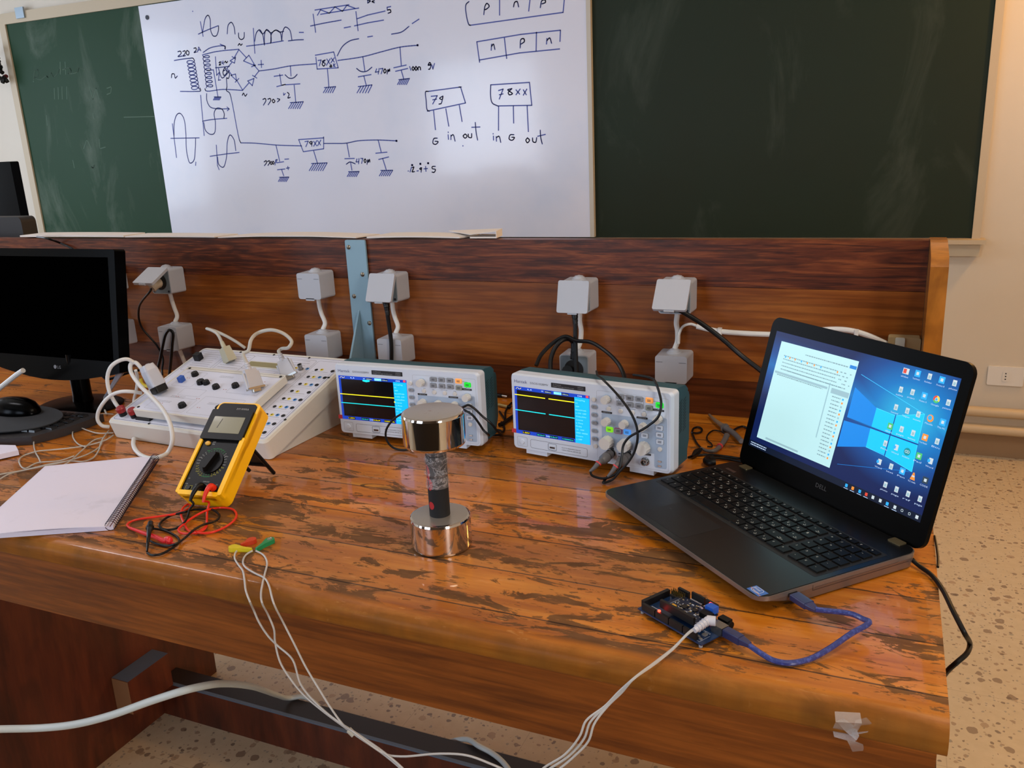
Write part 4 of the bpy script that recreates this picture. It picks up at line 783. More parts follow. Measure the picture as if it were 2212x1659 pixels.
b = MB(TPm(T_)); b.box(-396, -380, 244, 258, .5, 16, KB_, 2); b.build('rocker_switch', tr, world=True)
b = MB(TPm(T_)); b.lathe([(6, .5), (6, 2), (4.6, 2), (4.6, 11), (5, 11), (5, 13), (3.6, 13), (3.4, 6), (0, 6)], BNCM, 16, -96, 247); b.build('bnc_socket', tr, world=True)
for i, (x, y) in enumerate(((-395, 25), (-361, 24))):
    b = MB(TPm(T_)); b.lathe([(8, .5), (8, 7), (7, 8), (7, 9), (9, 9.5), (9.5, 18), (7, 21), (0, 21)], REDJ, 18, x, y, mats=[KB_, KB_, KB_, REDJ, REDJ, REDJ, REDJ]); b.build('binding_post', tr, world=True)
for x in (-330, -110): b = MB(TPm(T_)); b.box(x-20, x+20, 15, 30, .5, 6, KB_, 1); b.build('mounting_rail', tr, world=True)
# plug-in board
sb = thing('plug_in_board', 'white experiment module with black knobs lying on the trainer panel', 'circuit module', tuple(TM @ Vector((-.22, .1, T_+.006))), ty)
ZB = T_+.0225
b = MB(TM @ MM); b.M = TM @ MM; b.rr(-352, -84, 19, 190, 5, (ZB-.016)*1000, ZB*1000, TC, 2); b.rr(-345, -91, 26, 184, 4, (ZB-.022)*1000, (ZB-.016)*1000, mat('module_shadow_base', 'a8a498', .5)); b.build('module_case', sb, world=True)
b = MB(TPm(ZB)); b.ring(-348, -88, 178, 186, .6, .15, TPL); b.rr(-348, -88, 23, 177, 3, .05, .2, TP)
for x0, x1, y0, y1 in ((-330, -225, 30, 75), (-215, -110, 30, 90), (-290, -230, 85, 110), (-180, -100, 110, 150), (-335, -280, 115, 170)): b.ring(x0, x1, y0, y1, .5, .25, TPG, 3)
for x, y in ((-335, 170), (-300, 80), (-240, 165), (-160, 160), (-130, 80), (-320, 60), (-190, 70)): fill_lines(b, x, x+40, y, 2, 1.2, 4, .25, TPG)
for i in range(16): x = random.uniform(-335, -110); y = random.choice((50, 78, 118, 145, 158)); b.quad(x, x+2.2, y, y+2, .3, mat('red_dot', 'a85040', .5)); b.quad(x+6, x+8.2, y, y+2, .3, mat('red_dot'))
b.build('module_panel', sb, world=True)
for x, y, r in ((-305, 158, 7), (-265, 132, 8), (-250, 132, 6.5), (-214, 121, 7), (-171, 132, 7), (-240, 48, 7.5), (-145, 52, 8)):
    b = MB(TPm(ZB)); pr = []
    for i in range(32): a = 2*math.pi*i/32; q = r*(1+.1*math.cos(a*8)); pr.append((x+q*math.cos(a), y+q*math.sin(a)))
    b.cyl(x, y, r*1.1, 0, 2, KB_, 16); b.prism(pr, 2, 8.5, KB_, .8, top=.88); b.build('knob', sb, world=True)
b = MB(TPm(ZB)); b.box(-324, -314, 126, 138, 0, 12, mat('blue_trimmer', '2c58b0', .4), 1); b.build('trimmer', sb, 'blue trimmer', world=True)
for x, y in ((-345, 30), (-343, 182), (-93, 182), (-90, 28)): b = MB(TPm(ZB)); b.cyl(x, y, 3, 0, 1, KB_, 10); b.build('screw', sb, world=True)
# serial plugs standing on the trainer
SER = mat('serial_hood', 'bcbcc2', .45); SERC = mat('serial_cable', 'b6b2a8', .45); GOLD = mat('gold_contact', 'b09858', .3, 1)
def db9(M, name, parent, w=.032, hood=.040, beige=None):
    m = beige or SER
    b = MB(M); b.prism([(-w*.5, -.006), (w*.5, -.006), (w*.5, .006), (-w*.5, .006)], .006, hood, m, .002, top=.78); b.build('hood', parent, world=True)
    b = MB(M); b.box(-w*.5-.002, w*.5+.002, -.0062, .0062, .002, .006, METAL, .0006); b.rr(-.0095, .0095, -.0045, .0045, .002, -.004, .002, METAL); b.build('metal_shell', parent, world=True)
    for s in (-1, 1):
        b = MB(M); b.cyl(s*w*.5, 0, .0030, .004, hood*.85, m, 12); b.build('thumb_screw', parent, world=True)
    b = MB(M)
    b.lathe([(0, hood-.002), (.0058, hood-.002), (.0058, hood+.004), (.0045, hood+.005), (.0055, hood+.006), (.0055, hood+.009), (.0042, hood+.010), (.005, hood+.011), (.005, hood+.014), (0, hood+.014)], m, 12); b.build('strain_relief', parent, world=True)
def up(base, tip, side=(1, 0, 0)):
    n = (Vector(tip)-Vector(base)).normalized(); ex = Vector(side); ex = (ex-n*ex.dot(n)).normalized(); ey = n.cross(ex)
    return Matrix(((ex.x, ey.x, n.x, base[0]), (ex.y, ey.y, n.y, base[1]), (ex.z, ey.z, n.z, base[2]), (0, 0, 0, 1)))
tl = lambda x, y, z: TM @ Vector((x/1000, y/1000, z/1000))
def tpt(u, v, h): return atp(TM, u, v, h)         # point at height h above the trainer's slope
Bc = tpt(554, 842, ZB+.005); Tc = tpt(535, 790, ZB+.047)
sc1 = thing('serial_cable', 'grey serial cable arching between two connectors on the trainer', 'serial cable', tuple(Bc))
M1 = up(tuple(Bc), tuple(Tc), (.1, .95, .28)); db9(M1, 'p', sc1, .033, .044)
B2 = tpt(627, 815, T_+.005); T2 = tpt(606, 768, T_+.045); M2 = up(tuple(B2), tuple(T2), (.9, .35, .1)); db9(M2, 'p', sc1, .030, .040)
e1 = M1 @ Vector((0, 0, .058)); e2 = M2 @ Vector((0, 0, .054)); d1 = (Tc-Bc).normalized(); d2 = (T2-B2).normalized()
yy = (e1.y+e2.y)/2
P = [e1, e1+d1*.02, at(536, 758, y=e1.y+.01), at(542, 735, y=e1.y+.02), at(560, 718, y=yy+.02), at(590, 713, y=yy+.02), at(615, 722, y=yy+.03), at(630, 738, y=yy+.03), at(625, 749, y=yy+.02), at(607, 754, y=e2.y+.01), e2+d2*.006, e2]
MB().tube(P, .0036, SERC, 10).build('cable', sc1, world=True)
B3 = tpt(498, 781, T_+.002); T3 = tpt(480, 741, T_+.040)
sc2 = thing('serial_cable', 'beige cable plug with lead folding back over the rear of the trainer', 'serial cable', tuple(B3))
M3_ = up(tuple(B3), tuple(T3), (.8, -.3, 0)); b = MB(M3_)
BEI = mat('beige_plug_hood', 'b8b29a', .45)
b.prism([(-.015, -.010), (.015, -.010), (.015, .010), (-.015, .010)], 0, .034, BEI, .002, top=.82); b.box(-.016, -.004, -.010, .008, -.001, .006, BEI, .001) ; b.build('hood', sc2, world=True)
b = MB(M3_); b.tube([(0, 0, .032), (0, 0, .048)], lambda s: .0055-.0015*s+(.0005 if int(s*9) % 2 else 0), BEI, 10, 8); b.build('strain_relief', sc2, world=True)
e3 = M3_ @ Vector((0, 0, .046))
P = [e3, at(470, 722, y=e3.y), at(458, 714, y=e3.y+.005), at(447, 710, y=e3.y+.02), at(462, 714, y=e3.y+.04), at(485, 724, y=e3.y+.05), at(510, 738, y=e3.y+.06), at(530, 752, y=e3.y+.065), at(545, 762, y=e3.y+.06), at(560, 775, y=-.1)]
MB().tube(P[:8], .0034, SERC, 10).build('cable', sc2, world=True)
# white mains plug and looping white cables at the left of the trainer
wp = thing('white_plug', 'bulky white right-angle plug in a black socket on the trainer side', 'plug', tuple(tl(-385, 112, 40)))
Bp = tpt(347, 847, ZB+.001); Tp = tpt(320, 796, ZB+.050)
Mp = up(tuple(Bp), tuple(Tp), (.9, -.3, 0)); WP = mat('white_plug_plastic', 'b9bcc6', .32)
b = MB(Mp); b.rr(-.017, .017, -.013, .013, .004, 0, .014, KB_, .002); b.build('black_socket', wp, world=True)
b = MB(Mp); b.rr(-.0165, .0165, -.015, .015, .006, .014, .050, WP, .003, top=.96); b.rr(-.016, .016, -.0145, .0145, .006, .048, .062, WP, .005, top=.8)
b.M = Mp @ TR(0, 0, .052, ry=0) ; b.tube([(.004, 0, 0), (-.004, 0, .001), (-.018, 0, .004), (-.032, 0, .004)], lambda s: .0125-.0060*s, WP, 14, 6); b.build('plug_body', wp, world=True)
e = Mp @ Vector((-.030, 0, .056)); Y = e.y
P = [e, at(290, 785, y=Y-.005), at(278, 790, y=Y-.012), at(268, 800, y=Y-.03)]
loop = [e, at(292, 783, y=Y), at(283, 786, y=Y-.004), at(282, 800, y=Y-.01), at(300, 830, y=Y-.03), at(330, 860, y=Y-.06), at(355, 890, y=-.50), at(370, 925, y=-.53), at(372, 955, y=-.545), at(362, 978, y=-.552), at(348, 986, z=.012), at(330, 990, z=.008), at(310, 986, z=.006), at(295, 975, z=.006), at(288, 960, z=.006), at(289, 948, z=.006)]
loop2 = [at(288, 782, y=Y-.002), at(275, 776, y=Y-.01), at(258, 779, y=Y-.02), at(240, 792, y=Y-.03), at(232, 815, y=Y-.035), at(236, 845, y=Y-.04), at(252, 875, y=Y-.045), at(262, 885, y=Y-.05)]
MB().tube(loop, .0042, WCAB, 10).build('cord', wp, 'thick white cord hooping down past the trainer front', world=True)
cable('white_cable', 'white cord arching from the white plug down to the red binding posts', 'cable', loop2, .0040, WCAB, 10)
cable('white_cable', 'white cord bulging out left of the trainer corner', 'cable', [at(305, 849, y=-.43), at(285, 846, y=-.45), at(262, 846, y=-.46), at(240, 854, y=-.465), at(222, 872, y=-.47), at(211, 895, y=-.47), at(212, 910, y=-.47), at(222, 920, y=-.465), at(236, 922, y=-.455)], .0038, WCAB, 10)
cable('white_cable', 'white cord dangling straight down behind the white plug', 'cable', [at(293, 800, y=-.37), at(297, 815, y=-.36), at(295, 840, y=-.355), at(290, 862, y=-.35), at(288, 880, z=.02)], .0034, WCAB, 10)
yb = thing('yellow_cable', 'short yellow cable bend behind the white plug', 'cable', tuple(at(312, 828, y=-.3)))
MB().tube([at(304, 818, y=-.3), at(306, 828, y=-.3), at(313, 833, y=-.3), at(322, 834, y=-.3), at(330, 826, y=-.3)], .004, YEL, 10).build('sheath', yb, world=True)
# thin beige wires on the desk
WR = mat('thin_beige_wire', 'b0aaa0', .5)
for lb_, P in (('thin pale wire looping widest left over the keyboard corner', [(245, 935), (215, 936), (190, 930), (160, 920), (130, 922), (100, 922), (82, 935), (73, 955), (76, 975), (84, 990), (88, 1000)]),
              ('thin pale wire curling up beside the trainer front corner', [(245, 895), (225, 894), (200, 898), (175, 908), (160, 925), (158, 945), (170, 960), (185, 965)]),
              ('thin pale wire running left towards the stacked papers', [(245, 940), (225, 952), (190, 962), (150, 968), (110, 972), (80, 975), (50, 985), (42, 1000), (55, 1012), (80, 1000), (130, 995), (160, 985)]),
              ('thin pale wire trailing straight off the left of the desk', [(235, 930), (222, 948), (215, 965), (180, 985), (130, 1000), (80, 1010), (40, 1018), (0, 1025), (-40, 1035)]),
              ('thin pale wire dipping below its neighbours beside the notebook', [(218, 955), (212, 975), (200, 990), (180, 997), (150, 996), (110, 1002), (60, 1014), (20, 1024), (-10, 1040), (-40, 1048)]),
              ('lowest thin pale wire skirting the notebook corner', [(135, 1006), (150, 997), (175, 975), (205, 950), (225, 945)])):
    zz = .0025+.0012*random.random(); cable('thin_wire', lb_, 'wire', [at(u, v, z=zz+(.0022 if i % 2 else 0)) for i, (u, v) in enumerate(P)], .0014, WR, 6, group='thin pale wires left of the trainer')
# ---------------------------------------------------------------- multimeter
YLW = mat('yellow_holster', 'ffc000', .45, coat=.05); MBK = mat('meter_black', '0c0a0a', .42, spec=.2); MLC = mat('meter_lcd', '6c6438', .3, coat=.15); G1 = mat('green_print', '2c8c48', .6); W1 = mat('white_print', 'a8a8a4', .6); Y1 = mat('yellow_print', 'b0a830', .6)
mt = thing('multimeter', 'yellow and black digital multimeter propped up on its rear stand', 'multimeter', (-1.1254, -.7097, 0), .1283)
XM = Matrix.Translation((-1.1254, -.7097, .0012)) @ Matrix.Rotation(.1283, 4, 'Z') @ Matrix.Rotation(.6641, 4, 'X') @ MM
L_, W_ = 186, 84
b = MB(XM); b.rr(-1, W_+1, 0, L_, 12, 0, 30, YLW, 5, n=6); b.rr(-1, 5, 3, 106, 2.5, 25, 36, YLW, 2); b.rr(77, W_+1, 3, 112, 3, 22, 37, YLW, 2.5); b.rr(80, W_+1, 100, L_-6, 2, 20, 33, YLW, 1.5); b.rr(4, W_-4, 0, 8, 3.5, 22, 36.5, YLW, 3)
b.build('holster', mt, world=True)
b = MB(XM); b.rr(5, 79, 7, L_-4, 8, 26, 33, MBK, 2); b.rr(-1, 80, 106, 166, 3, 28, 38, MBK, 2.5); mb = b.build('meter_body', mt, world=True)
b = MB(XM); b.rr(10, 70, 118, 151, 1.5, 38, 38.4, MLC); b.rr(12, 68, 120, 149, 1, 38.4, 38.5, MLC)
b.M = XM @ Matrix.Translation((24, 128, 38.6)); b.line([(0, 0), (1, 6)], 1.2, 0, INK); b.line([(1.3, 7), (2.3, 13)], 1.2, 0, INK); b.line([(2.6, 14), (3.4, 18)], 1.2, 0, INK); b.M = XM; b.build('lcd', mb, 'olive display showing a single digit one', world=True)
b = MB(XM); b.lathe([(5, 33), (5, 35), (3.5, 36.2), (0, 36.4)], mat('yellow_button', 'd8a028', .4), 18, 17, 99, squash=.8); b.build('power_button', mb, world=True)
b = MB(XM); b.text('DT-9205A', 42, 168.5, 4.2, 33.3, W1, 24); b.text('OFF', 25, 101, 2.4, 33.3, W1); b.text('ON', 25, 97, 2.4, 33.3, W1)
for i, s in enumerate(('750', '700', '200', '20', '2', '200m', 'V~', '2', '20', '200', '2k', '20k', '200k', '2M', '20M', '200M', 'hFE', '20u', '2u', '200n', '20n', '2n', '20m', '200m', '10A', '2m', 'F', '1000', 'V-', '200m')):
    a = math.radians(90-360*i/30); m = G1 if (i < 4 or i > 26 or 13 < i < 17) else (W1 if i < 9 or i > 21 else Y1)
    b.text(s, 40+26*math.cos(a)-len(s)*.8, 63+27*math.sin(a)-1, 2.0, 33.25, m, len(s)*1.6); b.line([(40+22.5*math.cos(a), 63+22.5*math.sin(a)), (40+24*math.cos(a), 63+24*math.sin(a))], .7, 33.25, m)
for s, x, y in (('10A', 9, 20), ('mA', 28, 20), ('COM', 46, 20), ('VΩ', 66, 22), ('UNFUSED', 40, 26), ('CX', 10, 30)): b.text(s, x, y, 2, 33.25, W1, len(s)*1.7)
b.ring(12, 24, 10, 18, .5, 33.25, Y1); b.build('printed_scale', mb, world=True)
b = MB(XM); b.cyl(40, 63, 20.5, 33, 35, MBK, 36); b.M = XM @ TR(40, 63, 0, rz=-.28); b.prism(rrect(-4.2, 4.2, -20, 20, 4), 35, 43, MBK, 1.2, top=.8); b.build('selector_dial', mb, world=True)
for x in (16, 36, 56): b = MB(XM); b.cyl(x+1, 14, 4.2, 33, 34.2, KB_, 16); b.build('input_jack', mb, world=True)
b = MB(); q0 = XM @ Vector((14, 120, -1)); q1 = XM @ Vector((70, 120, -1))
f0 = Vector((-1.118, -.560, .0042)); f1 = Vector((-1.066, -.556, .0042))
for A, B_ in ((q0, f0), (q1, f1)): b.tube([A, B_], .0035, MBK, 6, raw=True)
mid0 = f0.lerp(q0, .35); mid1 = f1.lerp(q1, .35); b.tube([f0.lerp(q0, .3), f1.lerp(q1, .3)], .0035, MBK, 6, raw=True)
b.add([f0.lerp(q0, .28), f1.lerp(q1, .28), q1, q0], [(0, 1, 2, 3)], MBK); b.add([Vector((0, .003, 0))+k for k in (f0.lerp(q0, .28), f1.lerp(q1, .28), q1, q0)], [(3, 2, 1, 0)], MBK); b.build('tilt_stand', mt, world=True)
RL = mat('red_lead', 'dc2c18', .38); RPB = mat('red_probe_body', 'd42428', .35)
xm = lambda x, y, z: XM @ Vector((x, y, z))
def m8(X, Y, z=.0035): return at(260+X/4.367, 850+Y/4.367, z=z)
rl = thing('test_lead', 'red test lead coiled in front of the multimeter', 'test lead', tuple(m8(800, 1200, 0)))
b = MB(); b.tube([xm(65, 16, 34), xm(65, 15, 42), xm(65, 8, 46), xm(64, -4, 45), xm(63.5, -14, 41)], lambda s: .0060-.0038*s, RL, 12, 6); b.build('banana_plug', rl, world=True)
P = [xm(63.5, -12, 42), m8(835, 1030, .018), m8(820, 1110, .007), m8(816, 1200, .004), m8(812, 1250, .003), m8(780, 1290, .003), m8(710, 1320, .003), m8(640, 1290, .003), m8(600, 1220, .0035), m8(572, 1140, .005), m8(590, 1080, .007), m8(640, 1045, .006), m8(662, 1060, .005), m8(620, 1100, .006), m8(520, 1135, .006), m8(400, 1155, .004), m8(250, 1175, .003), m8(120, 1200, .003), m8(65, 1235, .003), m8(85, 1265, .0035), m8(110, 1280, .005)]
MB().tube(P, .0018, RL, 8).build('cord', rl, world=True)
P = [m8(812, 1250, .0035), m8(740, 1300, .0045), m8(660, 1320, .0045), m8(570, 1315, .0045), m8(548, 1285, .0055), m8(600, 1230, .0065), m8(700, 1160, .0065), m8(820, 1100, .0095), m8(940, 1078, .0035), m8(1050, 1090, .003), m8(1095, 1140, .003), m8(1070, 1200, .003), m8(980, 1265, .003), m8(880, 1305, .003), m8(800, 1318, .003), m8(730, 1310, .0045), m8(690, 1290, .006)]
MB().tube(P, .0018, RL, 8).build('cord', rl, world=True)
b = MB(); b.tube([m8(95, 1270, .005), m8(230, 1320, .0062), m8(330, 1352, .0062), m8(420, 1390, .0066), m8(440, 1375, .009), m8(465, 1382, .009), m8(450, 1400, .0065), m8(510, 1415, .0035)], lambda s: (.0022+.0028*min(1, s*1.6)) if s < .72 else (.0054 if s < .80 else .0048-.0036*((s-.80)/.20)), RPB, 12, 4); b.build('probe_handle', rl, world=True)
bl = thing('test_lead', 'black test lead tangled round the red probe', 'test lead', tuple(m8(400, 1400, 0)))
b = MB(); b.tube([xm(45, 16, 34), xm(45, 15, 42), xm(44, 8, 46), xm(41, -4, 45), xm(39, -14, 41)], lambda s: .0060-.0038*s, RUB, 12, 6); b.build('banana_plug', bl, world=True)
P = [xm(39, -12, 42), m8(690, 1040, .02), m8(655, 1090, .012), m8(635, 1160, .008), m8(600, 1220, .008), m8(540, 1265, .003), m8(460, 1285, .003), m8(385, 1270, .003), m8(370, 1235, .003), m8(410, 1190, .003), m8(480, 1150, .0035), m8(600, 1120, .0085), m8(700, 1095, .004), m8(790, 1090, .004), m8(880, 1100, .008), m8(930, 1140, .004), m8(925, 1180, .004), m8(870, 1215, .006), m8(790, 1235, .008), m8(690, 1290, .009), m8(600, 1370, .004), m8(520, 1420, .007), m8(440, 1438, .003), m8(350, 1420, .003), m8(280, 1390, .003)]
MB().tube(P, .0018, RUB, 8).build('cord', bl, world=True)
P = [m8(290, 1270, .008), m8(400, 1290, .004), m8(490, 1325, .003), m8(550, 1370, .003), m8(545, 1415, .0045), m8(470, 1470, .003), m8(380, 1515, .003), m8(300, 1525, .003), m8(255, 1505, .003)]
MB().tube(P, .0018, RUB, 8).build('cord', bl, world=True)
b = MB(); b.tube([m8(285, 1222, .006), m8(280, 1250, .0085), m8(278, 1275, .0085), m8(272, 1300, .0135), m8(266, 1350, .0145), m8(258, 1420, .0075), m8(252, 1490, .0035)], lambda s: (.0044 if s < .22 else .0062 if s < .3 else .0046-.0032*(s-.3)/.7), BLACK, 12, 4); b.build('probe_handle', bl, world=True)
# ---------------------------------------------------------------- notebook and papers
PAP = mat('notebook_paper', 'dcd8ea', .7); g = NG(PAP); v = g.obj(); g.set(Base_Color=g.mix(g.ramp(g.noise(v, 14, 5, .6), [(.62, 0.0), (.8, .5)]), 'dedaec', 'b6b2c0')); PBL = mat('page_edge_blue', 'a8bcd8', .7)
nb = thing('notebook', 'open-topped spiral notebook with bent white pages at the left', 'notebook', tuple(at(170, 1070, z=0)))
n0, n1, n2, n3 = at(95, 1012, z=.012), at(325, 989, z=.012), at(228, 1136, z=.012), at(-60, 1152, z=.018)
def sheet(b, cs, z0, m, curl, nx=14, ny=10, th=.0012, m2=None):
    V = []
    for j in range(ny+1):
        for i in range(nx+1):
            s, t = i/nx, j/ny; p = cs[0]*(1-s)*(1-t)+cs[1]*s*(1-t)+cs[2]*s*t+cs[3]*(1-s)*t
            V.append((p.x, p.y, z0+curl(s, t)))
    n = len(V); W2 = [(x, y, z-th) for x, y, z in V]; F = []
    for j in range(ny):
        for i in range(nx):
            a = j*(nx+1)+i; F.append((a, a+nx+1, a+nx+2, a+1)); F.append((n+a, n+a+1, n+a+nx+2, n+a+nx+1))
    bd = [i for i in range(nx+1)]+[j*(nx+1)+nx for j in range(1, ny+1)]+[ny*(nx+1)+i for i in range(nx-1, -1, -1)]+[j*(nx+1) for j in range(ny-1, 0, -1)]
    for a, c in zip(bd, bd[1:]+bd[:1]): F.append((a, c, n+c, n+a))
    b.add(V+W2, F, m)
b = MB(); c = [Vector((p.x, p.y, 0)) for p in (at(99, 1016, z=.0), at(336, 993, z=0), at(246, 1146, z=0), at(-66, 1168, z=0))]
sheet(b, c, .0085, PAP, lambda s, t: .0, th=.0078); b.build('page_block', nb, world=True)
b = MB(); c = [Vector((p.x, p.y, 0)) for p in (n0, n1, n2, n3)]
sheet(b, c, .0108, PAP, lambda s, t: .0015+.0045*math.sin(s*3.0)*(.3+.7*t)+.004*(1-s)**2*math.sin(t*2.5)-.002*t, th=.0012); b.build('top_page', nb, 'curling top page with faint pencil marks', world=True)
b = MB(); PM = mat('pencil_mark', '5a5060', .8)
for i in range(26):
    u = random.uniform(60, 280); vv = random.uniform(1020, 1125); q = at(u, vv, z=.0172); b.line([(q.x, q.y), (q.x+random.uniform(.002, .009), q.y+random.uniform(-.001, .002))], .0005, .0176, PM)
for k in range(4): q = at(130+k*7, 1014+k*.3, z=.0172); b.line([(q.x, q.y), (q.x+.006, q.y+.0008)], .0006, .0176, PM)
b.build('pencil_marks', nb, world=True, smooth=False) if False else b.bm.free()
s0, s1_ = at(337, 990, z=.008), at(238, 1140, z=.008); ax = (s1_-s0).normalized(); sd = Vector((-ax.y, ax.x, 0)); 
WIRE = mat('spiral_wire', '2c2430', .3, .6); REDW = mat('dark_red_spine', '5a1420', .6)
NR = 46
for i in range(NR):
    cpt = s0.lerp(s1_, (i+.5)/NR); pts = [cpt+sd*(.0078*math.cos(a))+Vector((0, 0, .0025+.0078*math.sin(a)))+ax*(.0004*a) for a in [2*math.pi*k/12 for k in range(13)]]
    b = MB(); b.tube(pts, .00055, WIRE, 5, raw=True); b.build('ring', nb, world=True)
b = MB(); b.tube([s0+Vector((0, 0, .0022)), s1_+Vector((0, 0, .0022))], .0007, REDW, 6, raw=True); b.build('spine', nb, world=True)
b = MB(); c = [Vector((p.x, p.y, 0)) for p in (at(-80, 962, z=.01), at(34, 964, z=.01), at(40, 975, z=.01), at(-80, 1002, z=.01))]
sheet(b, c, .0106, PAP, lambda s, t: .002*math.sin(s*2), th=.010); b.build('paper_stack', None, 'small white paper stack cut off by the left photo edge', category='paper')
# ---------------------------------------------------------------- monitor, keyboard, mouse
MGL = mat('gloss_black', '010101', .22, spec=.06); MSC = mat('monitor_screen', '010101', .6, spec=.0); MLG = mat('logo_grey', '6c6c70', .4)
mo = thing('computer_monitor', 'large black switched-off monitor at the left of the desk', 'monitor', (-1.835, -.29, 0))
MO = Matrix.Translation((-1.866, -.352, .10)) @ Matrix.Rotation(math.radians(-8), 4, 'X') @ frame((0, 0, 0), (1, 0, 0), (0, 0, 1), 1)
b = MB(MO); pr = [(.222, -.002), (.226, .268), (.222, .272), (-.222, .272), (-.226, .268), (-.222, -.002)]+[(-.20+.4*i/12, -.008-.024*math.sin(math.pi*i/12)) for i in range(13)]
b.prism(pr, -.03, 0, MGL, .003); b.prism([(x*.8, .02+y*.8) for x, y in pr], -.055, -.03, MGL, .004); b.build('housing', mo, world=True)
b = MB(MO); b.quad(-.205, .205, .022, .254, .0006, MSC); b.build('screen', mo, world=True)
b = MB(MO); b.text('LG', .026, -.004, .007, .0008, MLG); b.lathe([(.0045, .0), (.0045, .0008), (0, .0008)], MLG, 16, .018, -.0005); b.build('logo', mo, world=True)
b = MB(); q = at(188, 862, y=-.32); b.lathe([(.024, .006), (.021, .03), (.021, .13), (0, .13)], MGL, 24, q.x, -.33); b.build('neck', mo, world=True)
b = MB(); b.lathe([(0, .0006), (.10, .0006), (.105, .004), (.09, .009), (.03, .016), (0, .016)], MGL, 40, q.x-.01, -.33, squash=.8); b.build('stand_base', mo, world=True)
kbd = thing('computer_keyboard', 'black desktop keyboard lying under the switched-off monitor', 'keyboard', (-1.95, -.52, 0))
KM = Matrix.Translation((-1.640, -.380, .004)) @ Matrix.Rotation(math.radians(198), 4, 'Z')
k0 = at(215, 903, z=.012); k1 = at(100, 962, z=.012); k2 = at(-120, 962, z=.012)
KP = mat('keyboard_grey', '2c2a2c', .4, coat=.2)
ka = math.atan2(k1.y-k0.y, k1.x-k0.x)
KM = Matrix.Translation((k0.x, k0.y, .0006)) @ Matrix.Rotation(math.radians(184), 4, 'Z')
b = MB(KM); b.prism([(-.0, -.012)]+[(.0, .03), (.006, .09), (.03, .15), (.08, .172), (.44, .172), (.44, -.012)][0:], 0, .017, KP, .004); b.build('case', kbd, world=True)
KY = mat('key_black', '0e0e10', .35, coat=.2)
for r in range(6):
    for c_ in range(18):
        x = .022+c_*.0205+(r % 2)*.003; y = .006+r*.021
        if r == 5 and c_ < 1: continue
        b = MB(KM); b.box(x, x+.017, y, y+.017, .016, .0215, KY, .0015, top=.86); b.build('key', kbd, world=True)
mp = MB(); c = at(10, 905, z=.022); e = at(155, 905, z=.022)
mp.M = Matrix.Translation((c.x, c.y, .0222)) ; mp.lathe([(0, 0), (.145, 0), (.146, .0015), (.145, .003), (0, .003)], mat('mouse_pad', '1e2024', .8), 48, squash=.62); mp.build('mouse_pad', None, 'dark oval mouse pad lying over the keyboard', category='mouse pad')
mq = at(25, 888, z=.03)
ms = thing('computer_mouse', 'glossy black mouse on the dark pad at the left edge', 'mouse', (mq.x, mq.y, .0255))
b = MB(Matrix.Translation((mq.x, mq.y+.01, .0255))); pts = []
b.lathe([(0, 0), (1, 0), (1.03, .1), (1.0, .35), (.86, .7), (.6, .92), (.3, 1), (0, 1.02)], MGL, 32)
for vv in b.bm.verts: vv.co = Matrix.Translation((mq.x, mq.y+.01, .0255)) @ Vector(((vv.co.x-mq.x)*.068, (vv.co.y-mq.y-.01)*.034, (vv.co.z-.0255)*.032))
b.build('shell', ms, world=True)
cable('white_cable', 'white cable end poking across the monitor foot at the photo edge', 'cable', [at(-40, 870, y=-.42), at(0, 838, y=-.42), at(20, 822, y=-.42), at(38, 808, y=-.42), at(50, 800, y=-.42)], .0058, WCAB, 10)
cn = thing('cable_connector', 'small translucent connector standing beside the monitor neck', 'connector', tuple(at(245, 830, y=-.33)))
TLP = mat('translucent_boot', '9a9ca6', .3, alpha=.8); p0, p1 = at(262, 802, y=-.33), at(240, 838, y=-.33)
b = MB(); b.tube([p0, p0.lerp(p1, .45), p1, at(226, 858, y=-.33)], lambda s: .0075-.005*s, TLP, 6, 4); b.build('boot', cn, world=True)
MB().tube([at(226, 857, y=-.33), at(224, 875, y=-.33), at(230, 895, z=.004)], .0022, WR, 8).build('wire', cn, world=True)
cable('black_lead', 'black looped lead hanging under the right corner of the monitor', 'cable', [at(268, 800, y=-.3), at(250, 790, y=-.3), at(228, 795, y=-.3), at(220, 808, y=-.3), at(228, 818, y=-.3), at(250, 815, y=-.3), at(275, 806, y=-.29), at(300, 800, y=-.28)], .0030, RUB)
# things beyond the back board
GR = mat('dark_grey_case', '1c1817', .55)
m2 = thing('computer_monitor', 'dark grey monitor back rising behind the bench at the left', 'monitor', (-2.1, .16, -.1))
b = MB(frame((at(82, 500, y=.16).x-.40, .16, .0), (1, 0, 0), (0, 0, 1), 1)); b.rr(0, .40, .03, at(40, 466, y=.16).z, .016, 0, .05, GR, .006); b.build('housing', m2, world=True)
b = MB(); b.box(-2.30, -2.2, .11, .16, -.8, .06, GR, .004); b.build('stand', m2, world=True)
m3 = thing('computer_monitor', 'plain black monitor further back against the wall at the left', 'monitor', (-3.6, .9, -.8))
q0 = at(40, 348, y=.9); q1 = at(62, 463, y=.9)
b = MB(frame((q0.x-.5, .9, 0), (1, 0, 0), (0, 0, 1), 1)); b.rr(0, .5, q1.z-.1, q0.z, .008, 0, .04, MGL, .004); b.build('housing', m3, world=True)
b = MB(); b.box(q0.x-.32, q0.x-.2, .87, .9, -.8, q1.z-.08, MGL, .004); b.build('stand', m3, world=True)
cable('black_lead', 'thin dark lead sagging over the bench top beside the grey monitor back', 'cable', [at(80, 512, z=.362), at(105, 516, z=.3605), at(130, 525, y=-.0065), at(150, 534, y=-.009), at(160, 541, y=-.009), at(170, 556, y=-.009)], .003, RUB)
